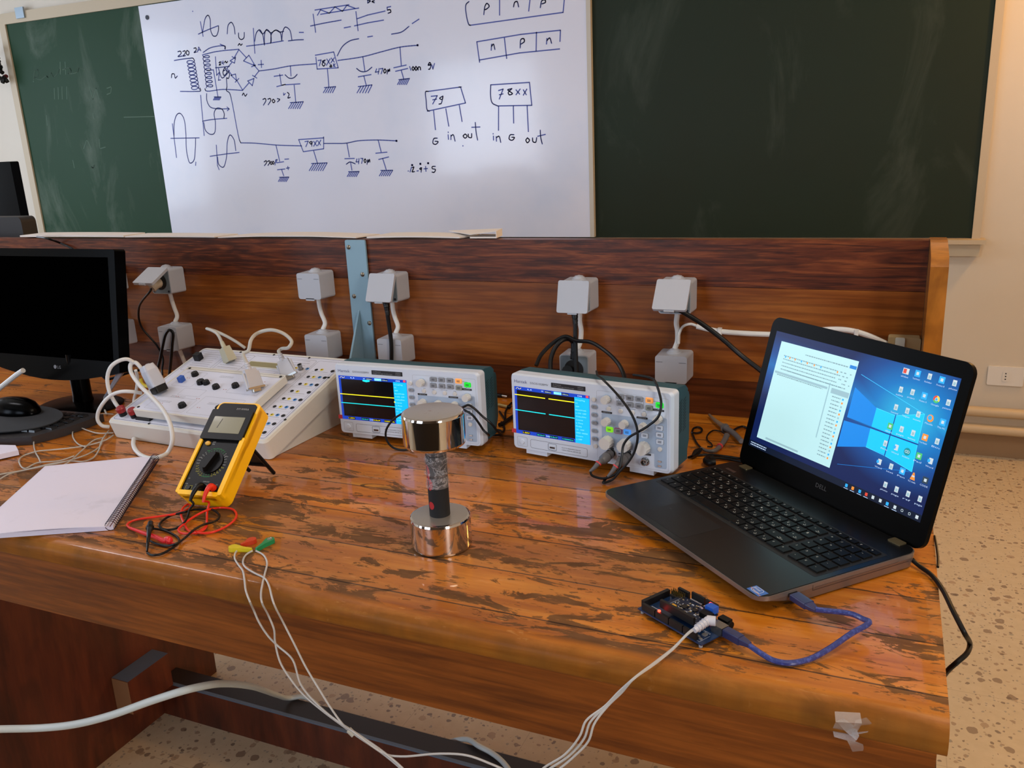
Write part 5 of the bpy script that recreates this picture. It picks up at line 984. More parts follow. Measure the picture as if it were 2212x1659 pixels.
# papers on top of the back board
PW = mat('card_white', 'd6cfc8', .65); PC = mat('card_edge', '4c4238', .7)
def card(label, us, zc, th, bow=0):
    b = MB(); cs = [Vector((p.x, p.y, 0)) for p in us]; sheet(b, cs, zc, PW, lambda s, t: bow*math.sin(math.pi*s), 10, 3, th); b.build('paper_sheet', None, label, category='paper', group='papers along the top of the back board')
V3 = lambda x, y: Vector((x, y, 0))
card('long white sheet on the bench top, leftmost behind the monitor', [V3(-2.35, .075), V3(-1.95, .07), V3(-1.95, -.004), V3(-2.35, -.004)], .3645, .0045, .001)
card('white sheet on the bench top in front of the left chalkboard', [V3(-1.945, .075), V3(-1.62, .06), V3(-1.64, -.004), V3(-1.945, -.004)], .3625, .003, .001)
card('bowed white sheet on the bench top left of the blue bracket', [V3(-1.60, .085), V3(-1.20, .07), V3(-1.22, -.003), V3(-1.63, -.003)], .3605, .002, .004)
card('wide flat white card on the bench top right of the blue bracket', [V3(-1.18, .09), V3(-.93, .06), V3(-.95, -.003), V3(-1.19, -.003)], .3615, .003, .002)
bx = thing('folded_card', 'folded white card with dark gap, rightmost paper on the bench top', 'paper', (-.93, .03, .358))
b = MB(); sheet(b, [V3(-1.02, .08), V3(-.872, .055), V3(-.862, .0), V3(-.925, -.002)], .374, PW, lambda s, t: -.007*(1-s), 6, 3, .0012); b.build('upper_flap', bx, world=True)
b = MB(); sheet(b, [V3(-.925, .06), V3(-.872, .053), V3(-.862, .0), V3(-.925, -.002)], .3615, PW, lambda s, t: 0, 6, 3, .003); b.build('lower_flap', bx, world=True)
b = MB(); b.add([(-.872, .053, .3615), (-.862, .0, .3615), (-.862, .0, .374), (-.872, .053, .374), (-.8735, .053, .3615), (-.8635, .0, .3615), (-.8635, .0, .374), (-.8735, .053, .374)], [(0, 1, 2, 3), (7, 6, 5, 4), (0, 4, 5, 1), (3, 2, 6, 7), (1, 5, 6, 2), (0, 3, 7, 4)], PW); b.build('end_fold', bx, world=True)
# ---------------------------------------------------------------- laptop
lx, ly, la = -.29633, -.30792, -.747408
LID, HO = 1.83065, -.00455
LM_ = Matrix.Translation((lx, ly, 0)) @ Matrix.Rotation(la, 4, 'Z')
LMM = LM_ @ MM
LDK = mat('laptop_deck', '080808', .34, spec=.3, coat=.12, crough=.2); LSL = mat('laptop_silver', '8c8480', .35, .7); LBZ = mat('laptop_bezel', '040404', .3, spec=.06); LKY = mat('laptop_key', '060606', .45, spec=.15); LEG = mat('key_legend', 'b8b8b0', .5); BRS = mat('hinge_brass', '8c7f60', .35, .8)
lt = thing('laptop', 'open black laptop showing a blue desktop and a white window', 'laptop', (lx, ly, 0), la)
b = MB(LMM); b.M = LMM
b.loft(rrect(4, 372, -205, -3, 14, 6), rrect(0, 376, -259, 0, 18, 6), 2, 17.5, LSL); b.prism(rrect(0, 376, -259, 0, 18, 6), 17.4, 21.5, LSL, 0, top=1.0); b.M = LMM @ Matrix.Translation((0, 0, 21.5)); b.prism(rrect(0, 376, -259, 0, 18, 6), 0, 1.6, LSL, .5); b.build('base_shell', lt, 'silver edged base', world=True)
b = MB(LMM); b.rr(1.5, 374.5, -257.5, -1.5, 17, 22.8, 24, LDK, .3, n=6); b.build('palm_rest', lt, world=True)
b = MB(LMM @ Matrix.Translation((0, 0, 24))); b.rr(10, 366, -166, -46, 3, .02, .15, mat('keyboard_well', '050506', .6)); b.rr(98, 200, -248, -178, 4, .02, .12, mat('touch_pad', '0e0e10', .42, spec=.35)); kw = b.build('keyboard_well', lt, world=True)
rows = [(-56, 9, [19]*19), (-74, 15.5, [17]+[18]*12+[28, 0]+[17]*4), (-93, 15.5, [25]+[18]*13+[0]+[17]*4), (-112, 15.5, [30]+[18]*11+[25, 0]+[17]*4), (-131, 15.5, [24]+[18]*10+[44, 0]+[17]*4), (-150, 15.5, [20, 17, 17, 19, 100, 17, 17, 18, 17, 17, 17, 0, 17, 17, 17])]
LET = ['EF1F2F3F4F5F6F7F8F9', '`1234567890-=<NN/*-', 'TQWERTYUIOP[]|789+', 'CASDFGHJKL;E456+', 'SZXCVBNM,./S123E', 'CFWA AMCLDR0.E']
for (y, h, ws), lets in zip(rows, LET):
    tot = sum(w_ for w_ in ws if w_); n = sum(1 for w_ in ws if w_); gap_n = n+sum(1 for w_ in ws if not w_)*2.5
    k = (350-gap_n*2.2)/tot; x = 13
    for i, w_ in enumerate(ws):
        if not w_: x += 5.5; continue
        ww = w_*k
        b = MB(LMM @ Matrix.Translation((0, 0, 24))); b.box(x, x+ww, y-h/2, y+h/2, .1, 2.2, LKY, .6, top=.93)
        L = lets[i] if i < len(lets) else '.'
        if L != ' ':
            b.text(L, x+ww*.22, y+(.5 if h > 10 else -1), 2.8, 2.25, LEG, 2.2)
            if h > 10 and 2 < x/20 < 13: b.line([(x+ww*.55, y-4), (x+ww*.62, y-5), (x+ww*.78, y-3.5)], .8, 2.25, LEG); b.quad(x+ww*.6, x+ww*.68, y-2, y-1.2, 2.25, LEG)
        b.build('key', kw, world=True); x += ww+2.2
b = MB(LMM @ Matrix.Translation((0, 0, 24))); b.prism([(349, -256), (371, -256), (371, -241), (349, -241)], .05, .2, mat('sticker_blue', '3c6cb8', .35)); b.text('intel', 352, -247.5, 4, .25, mat('sticker_white', 'd8dce8', .4), 10); b.text('inside', 355, -252, 2.5, .25, mat('sticker_white'), 10); b.ring(351, 366, -253, -242, .6, .22, mat('sticker_white'), 4); b.line([(349, -249), (371, -253.5)], .9, .23, mat('sticker_orange', 'c88858', .4)); b.build('processor_sticker', lt, 'small blue sticker on the palm rest corner', world=True)
b = MB(LMM @ Matrix.Translation((0, 0, 24))); b.rr(22, 44, -39, -33, 1, .05, .6, mat('power_key_metal', '6a5c58', .35, .8)); b.build('power_key', lt, 'brushed metal power key', world=True)
for x in (24, 334): b = MB(LMM @ Matrix.Translation((0, 0, 21))); b.rr(x, x+20, -14, 0, 2, 0, 4.2, BRS, .8); b.build('hinge_cover', lt, 'pale brass coloured hinge cover', world=True)
b = MB(LM_ @ frame((.376, 0, 0), (0, 1, 0), (0, 0, 1))); b.line([(-178, 21), (-178, 14), (-20, 14)], .7, .15, INK); b.line([(-175, 17.5), (-40, 17.5), (-38, 19)], .4, .15, INK); b.rr(-216, -202, 14.5, 20, 1, .02, .2, INK); b.build('optical_drive', lt, world=True)
# lid frame: a across, b up the panel, n towards the user
eu = Vector((math.cos(la), math.sin(la), 0)); ev = Vector((-math.sin(la), math.cos(la), 0))*(-math.cos(LID))+Vector((0, 0, math.sin(LID)))
LO = Vector((lx, ly, .024))+Vector((-math.sin(la), math.cos(la), 0))*(-HO)
SF = frame(LO, eu, ev)
b = MB(SF); b.rr(1, 375, -4, 247, 16, -7, 0, LBZ, 2, n=6); ldo = b.build('lid', lt, 'glossy black display lid', world=True)
b = MB(SF); b.rr(40, 336, -14, -2, 5, -7, 3, LBZ, 2); b.build('hinge_barrel', lt, world=True)
def em(n, c='ffffff', s=1.0): return mat(n, c, .3, emit=c, es=s, spec=.2)
DSK = mat('desktop_wallpaper', '0a1830', .3, spec=.2); g = NG(DSK)
tc = g.n('ShaderNodeTexCoord').outputs['UV']; sp = g.n('ShaderNodeSeparateXYZ', {0: tc})
def mrange(v, a, b_, c, d): return g.n('ShaderNodeMapRange', {0: v, 1: a, 2: b_, 3: c, 4: d}).outputs[0]
dx = g.math('SUBTRACT', sp.outputs[0], .285); dy = g.math('SUBTRACT', sp.outputs[1], .128)
dist = g.math('SQRT', g.math('ADD', g.math('MULTIPLY', g.math('MULTIPLY', dx, dx), .55), g.math('MULTIPLY', dy, dy)))
glow = mrange(dist, .02, .105, 1, 0)
left = g.math('MULTIPLY', mrange(g.math('ABSOLUTE', g.math('SUBTRACT', dy, g.math('MULTIPLY', dx, -.04))), 0, .05, 1, 0), mrange(sp.outputs[0], .10, .30, .55, .9))
gl = g.math('MAXIMUM', glow, left)
ce = g.ramp(gl, [(0, '0e1c52'), (.35, '124c98'), (.7, '1080d0'), (1.0, '28b4ec')])
g.set(Emission_Color=ce, Emission_Strength=.9)
b = MB(SF); b.quad(15.5, 360.5, 31, 225, .15, DSK)
uvs = None
WIN = em('window_white', 'acd4d6', .72); WG = em('window_line', '88a8b0', .8); WBL = em('window_tab', '2070b8', .9); WTX = em('window_text', '7c969e', .62); ICW = em('icon_white', 'c0ccd0', .6); ICB = em('icon_blue', '2898e0', .9); ICO = em('icon_orange', 'd88030', .9); ICR = em('icon_red', 'c04030', .9); ICT = em('icon_text', 'a8bcd8', .8); LGC = em('logo_pane', '10a8e4', 1.0); LGD = em('logo_gap', '0c3878', .9); TB = em('taskbar', '0a1428', .8); LG2 = em('light_beam', '3cc0f4', .9); ICG = em('icon_green', '40a860', .9); ICK = em('icon_dark', '2c3c48', .8)
disp = b.build('display_panel', ldo, 'lit blue desktop wallpaper', world=True, smooth=False)
uv = disp.data.uv_layers.new(name='UVMap')
for lp in disp.data.loops:
    vi = lp.vertex_index % 4; uv.data[lp.index].uv = [(0, 0), (.345, 0), (.345, .194), (0, .194)][vi]
b = MB(SF); b.quad(15.5, 360.5, 31, 41, .2, TB)
b.poly([(200, 130), (246, 129), (246, 156), (200, 175)], .18, em('beam_blue', '0e74c4', .9)); b.poly([(196, 84), (246, 99), (246, 126), (196, 124)], .18, em('beam_blue'))
for q in (((281, 128), (325, 128), (323, 168), (281, 155)), ((280, 126), (325, 126), (328, 90), (280, 97)), ((246, 129), (279, 128), (280, 154), (246, 156)), ((245, 126), (279, 126), (279, 98), (246, 99))): b.poly(q, .2, LGC)
b.line([(246, 156), (280, 154), (323, 168), (325, 128), (328, 90), (280, 97), (246, 99)], .7, .22, LG2); b.line([(196, 127), (326, 127)], 1.6, .24, LGD); b.line([(280, 155), (280, 97)], 1.4, .24, LGD)
b.line([(205, 195), (323, 168)], .5, .2, LG2); b.line([(205, 60), (328, 90)], .5, .2, em('beam_blue'))
b.poly([(32, 211), (195, 212), (193, 50), (30, 49)], .26, WIN)
b.quad(181, 194, 199, 204, .3, WBL); b.quad(34, 150, 159.5, 163, .3, WG); b.quad(152, 154, 85, 170, .3, WG); b.quad(50, 125, 52, 55, .3, WG); b.quad(158, 193, 156, 164, .29, WG)
fill_lines(b, 90, 180, 200, 1, 1.6, 3, .3, WTX); fill_lines(b, 45, 190, 190, 5, 1.5, 5.5, .3, WTX, .7); fill_lines(b, 60, 185, 168, 1, 1.5, 3, .3, WTX); fill_lines(b, 40, 145, 158, 1, 1.5, 3, .3, WTX)
for i in range(17):
    y = 152-i*5.6; b.quad(183, 186, y-1.4, y+1.4, .3, (ICB, ICO, WG)[i % 3]); fill_lines(b, 163, 180, y, 1, 1.6, 3, .3, WTX, .2)
for x in (48, 58, 70, 84, 97, 112, 126, 160): b.quad(x, x+2.4, 187, 190, .31, (ICB, ICO, WG)[int(x) % 3])
names = ['slides', 'TeamViewer', 'folder', 'Proteus 8', 'photo', 'table', 'project', 'Windows 10', 'Google', 'pattern', 'Download', 'Telegram', 'movie', 'Mozilla', 'This PC', 'disc', 'page', 'notes', 'Foxit Reader', 'Bin', 'file', 'Word', 'Arduino', 'Pad', 'Word', 'Word', 'text', 'Pen', 'VLC media', 'CODE', 'photo', 'page', 'rtf', 'page']
IC = [(277, 216), (296, 217), (315, 217), (334, 217), (353, 217), (277, 190), (296, 191), (315, 191), (334, 191), (352, 191), (277, 165), (296, 165), (314, 165), (333, 165), (352, 165), (276, 138), (295, 139), (314, 139), (333, 139), (352, 139), (276, 113), (295, 113), (313, 113), (332, 113), (351, 112), (275, 86), (295, 86), (314, 86), (332, 85), (351, 86), (294, 59.5), (313, 59.5), (332, 60), (351, 60)]
IM = [ICR, ICB, ICW, ICB, ICW, ICW, ICW, ICB, 'chrome', ICW, ICW, ICW, ICW, 'fox', ICB, ICG, ICW, ICW, ICO, ICW, ICW, ICW, 'ring', ICG, ICW, ICW, ICW, ICB, 'cone', ICK, ICW, ICW, ICW, ICW]
for (x, y), m, nm in zip(IC, IM, names):
    def disc(r, mm_, z, cx=x, cy=y): b.poly([(cx+r*math.cos(2*math.pi*k/16), cy+r*math.sin(2*math.pi*k/16)) for k in range(16)], z, mm_)
    if m == 'chrome':
        for k, c_ in enumerate((ICR, ICG, em('icon_yellow', 'e0b840', .9))): b.poly([(x, y)]+[(x+5*math.cos(math.radians(90+k*120+j*20)), y+5*math.sin(math.radians(90+k*120+j*20))) for j in range(7)], .3, c_)
        disc(2.4, ICW, .31); disc(1.8, ICB, .32)
    elif m == 'fox': disc(5, ICO, .3); disc(3.2, ICB, .31, x-.8, y+.6)
    elif m == 'cone': b.poly([(x-4, y-5), (x+4, y-5), (x+1, y+5), (x-1, y+5)], .3, ICO); b.quad(x-2.3, x+2.3, y-1, y+1, .31, ICW)
    elif m == 'ring': disc(5.4, em('icon_teal', '108088', .9), .3); b.ring(x-3.4, x, y-1.6, y+1.6, .7, .31, ICW, 1.5); b.ring(x, x+3.4, y-1.6, y+1.6, .7, .31, ICW, 1.5)
    elif m is ICW: b.quad(x-3.0, x+3.0, y-3.6, y+4.2, .3, ICW); (b.quad(x-5, x-1, y-2, y+2, .32, ICB) if nm == 'Word' else b.quad(x-1.8, x+1.8, y-2.5, y+1.5, .32, WG))
    elif m is ICR: b.quad(x-5, x+5, y-4, y+4, .3, ICW); b.quad(x-4, x+1, y-3, y+3, .32, ICR)
    else: b.quad(x-4.4, x+4.4, y-4.4, y+4.4, .3, m); b.quad(x-2, x+2, y-2, y+2, .32, ICW if m is not ICW else WG)
    b.text(nm, x-6, y-8.6, 2.2, .3, ICT, 12)
for i, (x, m) in enumerate(((231, ICB), (243, ICO), (256, ICB), (268, ICR), (280, ICW), (293, ICW), (305, ICB), (318, ICW), (330, TB), (342, TB), (354, ICW))):
    if m is TB: b.ring(x-1.6, x+1.6, 34.6, 37.8, .6, .3, ICW, 1.2)
    else: b.quad(x-2.2, x+2.2, 34, 38.6, .3, m)
    if i in (0, 1, 2, 3, 6, 7): b.quad(x-4, x+4, 31.6, 32.4, .3, ICT)
fill_lines(b, 20, 58, 38, 2, 1.6, 3.4, .3, ICT, .1)
b.build('screen_icons', ldo, 'white file window and rows of small desktop icons', world=True, smooth=False)
b = MB(SF); b.text('DELL', 176, 15, 6.5, .1, mat('grey_logo', '4c4a4a', .35, .5), 22); b.build('logo', ldo, world=True)
# ---------------------------------------------------------------- microcontroller board with shield
ax, ay, aa = -.3331, -.7907, -.5413
AM = Matrix.Translation((ax, ay, 0)) @ Matrix.Rotation(aa, 4, 'Z'); AMM = AM @ MM
PCB = mat('pcb_blue', '123058', .35, coat=.3); PCD = mat('pcb_dark', '0c1c38', .4); PHD = mat('pin_header', '0d0b0c', .5); LEDR = mat('red_led', 'ff4030', .4, emit='ff3020', es=9); SLK = mat('silkscreen', 'b4bccc', .6); CHIP = mat('chip_black', '101014', .35); SOLD = mat('solder_metal', 'b0aeac', .35, .6)
ar = thing('microcontroller_board', 'blue microcontroller board with black pin headers on the desk front', 'circuit board', (ax, ay, 0), aa)
b = MB(AMM); b.prism([(0, 0), (101.5, 0), (101.5, 40), (99, 42), (99, 51), (96.5, 53.3), (0, 53.3)], 5, 6.6, PCB); pb = b.build('circuit_board', ar, world=True)
b = MB(AMM)
for x, y in ((4, 4), (97, 4), (5, 49), (95, 49)): b.cyl(x, y, 2.2, .2, 5, GREYP, 10)
b.build('standoff', ar, world=True)
for x0, x1, y0, y1 in ((0, 5, 6, 50), (6, 94, 1, 4.5), (8, 28, 49, 52.5), (30, 50, 49, 52.5), (52, 77, 49, 52.5)):
    if x1-x0 > 60:
        for a, c_ in ((6, 27), (28.5, 49), (50.5, 71), (72.5, 92)): b = MB(AMM); b.box(a, c_, y0, y1, 6.6, 15.2, PHD, .3); b.build('pin_header', ar, world=True)
    else: b = MB(AMM); b.box(x0, x1, y0, y1, 6.6, 15.2, PHD, .3); b.build('pin_header', ar, world=True)
b = MB(AMM); b.box(90, 106, 28, 40, 6.6, 17.5, mat('usb_shell', '9a9896', .28, 1), .6); b.build('usb_socket', ar, world=True)
b = MB(AMM); b.box(89, 103.5, 4, 13, 6.6, 17.5, BLACK, .8) ; b.build('power_jack', ar, world=True) if False else b.bm.free()
b = MB(AMM); b.box(86, 100, 44, 53, 6.6, 17.5, BLACK, .8); b.M = AM @ frame((.100, .0485, .012), (0, 1, 0), (0, 0, 1)); b.cyl(0, 0, 4.6, -.1, 2.4, BLACK, 20); b.build('power_jack', ar, world=True)
b = MB(AMM)
for i in range(18): b.box(8+(i % 9)*1.5, 9+(i % 9)*1.5, 12+(i//9)*3, 13+(i//9)*3, 6.6, 7.2, SLK)
for x, y, w_, h_ in ((86, 8, 4, 3), (92, 6, 3, 3), (88, 15, 5, 5), (80, 10, 3, 4)): b.box(x, x+w_, y, y+h_, 6.6, 8, SOLD, .3)
b.line([(84, 3), (96, 3), (96, 20)], .5, 6.7, SLK); b.text('MEGA', 84, 22, 3, 6.7, SLK, 10); b.build('surface_parts', ar, world=True)
q = AM.inverted() @ at(1424, 1319, z=.0165)
b = MB(AMM); b.box(q.x*1000-1.3, q.x*1000+1.3, q.y*1000-1.3, q.y*1000+1.3, 12, 17, LEDR, .4); b.build('status_led', ar, 'small glowing red light', world=True)
# shield stacked on the board
sh = thing('sensor_shield', 'dark blue sensor shield stacked on the microcontroller board', 'circuit board', tuple(AM @ Vector((.055, .03, .0155))), aa)
b = MB(AMM); b.prism([(26, 12), (83, 12), (83, 48), (26, 48)], 16.5, 18.1, PCD); b.build('circuit_board', sh, world=True)
for x0, x1, y0, y1, h in ((27, 80, 10, 13.5, 10), (18, 35, 49.5, 53, 8), (38, 58, 52, 54.5, 10), (60, 78, 52, 54.5, 10)):
    b = MB(AMM); b.box(x0, x1, y0, y1, 16 if h == 10 else 15.3, 16+h, PHD, .3); b.build('pin_header', sh, world=True)
for k in range(8):
    for j in range(2):
        b = MB(AMM); b.box(16+k*2.54, 16.7+k*2.54, 40+j*4, 40.7+j*4, 15, 25, mat('brass_pin', '8c7438', .35, .9)); b.build('header_pin', sh, world=True)
b = MB(AMM); b.box(15, 36, 38.5, 41.5, 15.3, 18, PHD, .2); b.box(15, 36, 42.5, 45.5, 15.3, 18, PHD, .2); b.build('header_strip', sh, world=True)
b = MB(AMM)
rnd = random.Random(3)
for i in range(64):
    x = rnd.uniform(32, 74); y = rnd.uniform(17, 44); w_ = rnd.choice((1.2, 2, 3)); b.box(x, x+w_, y, y+rnd.choice((.9, 1.5, 2)), 18.1, 19.1, rnd.choice((SOLD, CHIP, mat('capacitor_tan', 'a89878', .5), SLK)), .1)
b.box(44, 51, 26, 33, 18.1, 19.8, CHIP, .2); b.box(58, 64, 30, 36, 18.1, 19.6, CHIP, .2)
for k in range(9): b.quad(39+k*2, 40+k*2, 48.5, 51, 18.2, SLK); b.quad(60+k*2, 61+k*2, 48.5, 51, 18.2, SLK)
b.line([(30, 15), (80, 15)], .5, 18.2, SLK); b.line([(31, 17), (31, 44)], .4, 18.2, SLK); b.build('surface_parts', sh, world=True)
b = MB(AMM); b.box(36, 42, 20, 23, 18.1, 20.6, mat('yellow_capacitor', 'c89830', .4), .4); b.build('capacitor', sh, 'yellow rectangular capacitor', world=True)
b = MB(AMM); b.box(72, 86, 28, 38, 18.1, 24, BLACK, .6); b.build('audio_jack', sh, world=True)
b = MB(AMM); b.box(70, 82, 40, 50, 19, 27, mat('blue_module', '2458b8', .38), .8); b.build('blue_component', sh, 'bright blue block', world=True)
q = AM.inverted() @ at(1535, 1303, z=.026)
b = MB(AMM); b.box(q.x*1000-1.2, q.x*1000+1.2, q.y*1000-1.2, q.y*1000+1.2, 18, 26.5, LEDR, .4); b.build('power_led', sh, 'small glowing red light', world=True)
# ---------------------------------------------------------------- USB cable
UBL = mat('usb_blue', '2c3c88', .3, coat=.4); UBD = mat('usb_boot_blue', '28305a', .35, coat=.3)
g = NG(UBL); v = g.obj(); g.set(Base_Color=g.mix(g.ramp(g.noise(v, 260, 3), [(.5, 0.0), (.62, 1.0)]), '2a3878', '44549c'))
us = thing('usb_cable', 'translucent blue cable linking the laptop to the circuit board', 'cable', (-.15, -.76, 0))
j = AM @ Vector((.106, .034, .012)); j2 = AM @ Vector((.140, .034, .011))
b = MB(); b.M = AM @ frame((.1065, .034, .012), (0, 1, 0), (0, 0, 1)); b.rr(-5.5, 5.5, -5, 5, 1.5, 0, 22, UBD, .8); b.rr(-5, 5, -4.5, 4.5, 1.5, 21, 34, UBD, .8, top=.6); b.build('square_plug', us, world=True)
k0 = LM_ @ Vector((.3775, -.209, .0155)); kd = (LM_.to_3x3() @ Vector((1, -.1, 0))).normalized()
b = MB(); b.M = LM_ @ frame((.3765, -.209, .0165), (0, 1, 0), (0, 0, 1)); b.rr(-6, 6, -2.3, 2.3, .6, 0, 3, METAL, .2); b.rr(-7.6, 7.6, -4.2, 4.2, 2, 3, 27, UBD, 1); b.rr(-7, 7, -3.8, 3.8, 2, 26, 40, UBD, 1, top=.5); b.build('flat_plug', us, world=True)
P = [AM @ Vector((.138, .034, .0115)), at(1645, 1412, z=.007), at(1670, 1426, z=.005), at(1700, 1432, z=.0045), at(1745, 1425, z=.0045), at(1790, 1402, z=.008), at(1840, 1368, z=.014), at(1872, 1350, z=.018), at(1878, 1343, z=.019), at(1866, 1338, z=.018), at(1838, 1326, z=.016), LM_ @ Vector((.414, -.209, .0165))]
MB().tube(P, .0032, UBL, 10).build('cord', us, world=True)
# laptop charger cord
pc = thing('charger_cable', 'black charger cord curving off the right edge of the desk', 'cable', (0, -.65, 0))
P = [LM_ @ Vector((.368, -.006, .010)), at(1985, 1222, z=.006), at(2010, 1240, z=.0045), at(2035, 1272, z=.0045), at(2060, 1322, z=.002), at(2082, 1365, z=-.01), at(2095, 1392, x=.035), at(2088, 1412, x=.030), at(2068, 1430, x=.02), at(2048, 1448, x=.012), at(2030, 1490, x=.012), at(2020, 1560, x=.014), at(2015, 1750, x=.02)]
MB().tube(P, .0030, RUB, 10).build('cord', pc, world=True)
cable('thin_lead', 'thin dark cable hugging the right desk edge beside the laptop lid', 'cable', [at(2019, 1158, z=.0022), at(2023, 1180, z=.0022), at(2026, 1205, z=.002), at(2026, 1225, z=.002)], .0016, RUB)
# ---------------------------------------------------------------- electrode leads
ECW = mat('electrode_wire', 'b8b4b0', .45); 
def snap(col, label, tail, headp, top=False):
    m = mat('snap_'+col[0], col[1], .42, coat=.1)
    a = at(*tail, z=.003); h = at(*headp, z=.0035); d = (h-a); L = d.length; d.normalize()
    M = Matrix(((d.x, -d.y, 0, a.x), (d.y, d.x, 0, a.y), (0, 0, 1, .0002), (0, 0, 0, 1)))
    t = thing('electrode_snap', label, 'electrode clip', tuple(a), 0, 'coloured electrode snaps by the desk front')
    pts = [(0, -.0016), (L*.5, -.003)]+[(L+.0072*math.cos(math.radians(k)), .0072*math.sin(math.radians(k))) for k in range(-115, 116, 23)]+[(L*.5, .003), (0, .0016)]
    b = MB(M); b.prism(pts, 0, .0062, m, .0014, 2, top=.96); b.build('clip_body', t, world=True)
    if top: b = MB(M @ Matrix.Translation((L, 0, .0062))); b.lathe([(.0038, 0), (.0038, .0006), (.003, .0009), (.0022, .0004), (0, .0003)], METAL, 18); b.lathe([(.0016, .0004), (.0016, .0014), (0, .0016)], SOLD, 12); b.build('snap_stud', t, 'metal snap ring', world=True)
    return t
snap(('yellow', 'd0bc18'), 'yellow electrode snap pointing left, lowest of the three', (545, 1189), (504, 1184))
snap(('red', 'c03a18'), 'orange-red electrode snap between the yellow and green ones', (520, 1180), (544, 1168))
snap(('green', '108450'), 'green electrode snap with a shiny metal stud, rightmost of the three', (553, 1189), (583, 1168), True)
el = thing('electrode_lead', 'bundle of thin white electrode wires drooping over the desk front', 'electrode cable', (-.85, -.9, -.1))
FR = -.905
def e(u, v, z=None, y=None): return at(u, v, z=z, y=y)
bot = [(760, 1580, FR-.02), (830, 1628, FR-.04), (870, 1662, FR-.05), (905, 1700, FR-.06)]
w1 = [e(520, 1182, z=.003), e(510, 1192, z=.002), e(507, 1205, z=.002), e(515, 1220, z=.0018), e(524, 1232, z=.0018), e(528, 1250, z=.0018), e(531, 1275, z=.0018), e(540, 1300, z=.0016), e(548, 1318, y=FR), e(560, 1345, y=FR), e(580, 1375, y=FR), e(600, 1395, y=FR), e(632, 1425, y=FR-.005), e(648, 1475, y=FR-.01), e(665, 1500, y=FR-.012), e(700, 1535, y=FR-.016), e(735, 1562, y=FR-.02)]
w2 = [e(545, 1190, z=.003), e(532, 1198, z=.002), e(525, 1212, z=.0019), e(530, 1225, z=.0036), e(550, 1238, z=.0018), e(570, 1248, z=.0018), e(580, 1262, z=.0036), e(592, 1305, z=.0016), e(612, 1345, y=FR), e(635, 1390, y=FR-.003), e(660, 1440, y=FR-.006), e(690, 1490, y=FR-.012), e(715, 1530, y=FR-.016), e(740, 1564, y=FR-.02)]
w3 = [e(553, 1190, z=.003), e(568, 1198, z=.002), e(577, 1215, z=.002), e(572, 1240, z=.0018), e(567, 1262, z=.0018), e(564, 1282, z=.0018), e(566, 1302, z=.0016), e(580, 1330, y=FR), e(592, 1360, y=FR), e(594, 1385, y=FR), e(605, 1430, y=FR-.006), e(630, 1470, y=FR-.010), e(655, 1500, y=FR-.012), e(700, 1538, y=FR-.016), e(738, 1566, y=FR-.02)]
end = [e(1540, 1335, z=.032)]
tail = lambda o: [e(u+o*.3, v+o, y=y) for u, v, y in bot]
for i, wv in enumerate((w1, w2, w3)):
    o = (i-1)*3
    if i == 1: t_ = [e(u, v, y=FR-.04) for u, v in ((765, 1582), (830, 1628), (865, 1634), (950, 1628), (1010, 1632), (1060, 1650), (1100, 1668), (1140, 1690))]
    else: t_ = tail(o)+[e(1000+o*8, 1740, y=FR-.07), e(1120, 1730, y=FR-.06)]
    back = [e(1185+o*6, 1662+abs(o), y=FR-.05), e(1230+o*3, 1632+o, y=FR-.045), e(1262+o*3, 1595+o*2, y=FR-.04), e(1275+o*3, 1560+o, y=FR-.035), e(1310+o, 1525, y=FR-.025), e(1340+o, 1495+o*.3, y=FR-.02), e(1370-o, 1465+o, z=.004), e(1415-o*.6, 1432+o, z=.005), e(1455-o*.5, 1400+o*.8, z=.009), e(1490-o*.5, 1365+o*.7, z=.022), e(1515, 1350+o*.3, z=.028)]
    MB().tube(wv+t_+back, .00135, ECW, 6, 6).build('wire', el, world=True)
b = MB(); q = e(759, 1582, y=FR-.02); b.tube([e(753, 1576, y=FR-.02), e(765, 1588, y=FR-.02)], .004, mat('clear_sleeve', 'b8b4a8', .3), 12, raw=True); b.build('slider', el, world=True)
JK = mat('white_jack', 'c4c4cc', .32)
Yj = AM @ Vector((.090, .024, .024)); 
b = MB(); p0 = e(1500, 1362, z=.025); p1 = e(1530, 1340, z=.029); b.tube([p0, p0.lerp(p1, .5), p1], lambda s: .0032+.0018*s, JK, 14, 6); p2 = AM @ Vector((.086, .033, .0235))
b.tube([p1, p1.lerp(p2, .35)], .0035, JK, 16, raw=True)
c0 = e(1546, 1342, z=.029); b.tube([p1.lerp(c0, -.2), c0], .0056, JK, 18, raw=True); b.build('jack_plug', el, world=True)
b = MB()
for k in range(4): a_ = p0.lerp(p1, .2+k*.18); b.tube([a_, a_.lerp(p1, .06)], .0048+.0002*k, JK, 12, raw=True)
b.build('strain_relief', el, world=True)
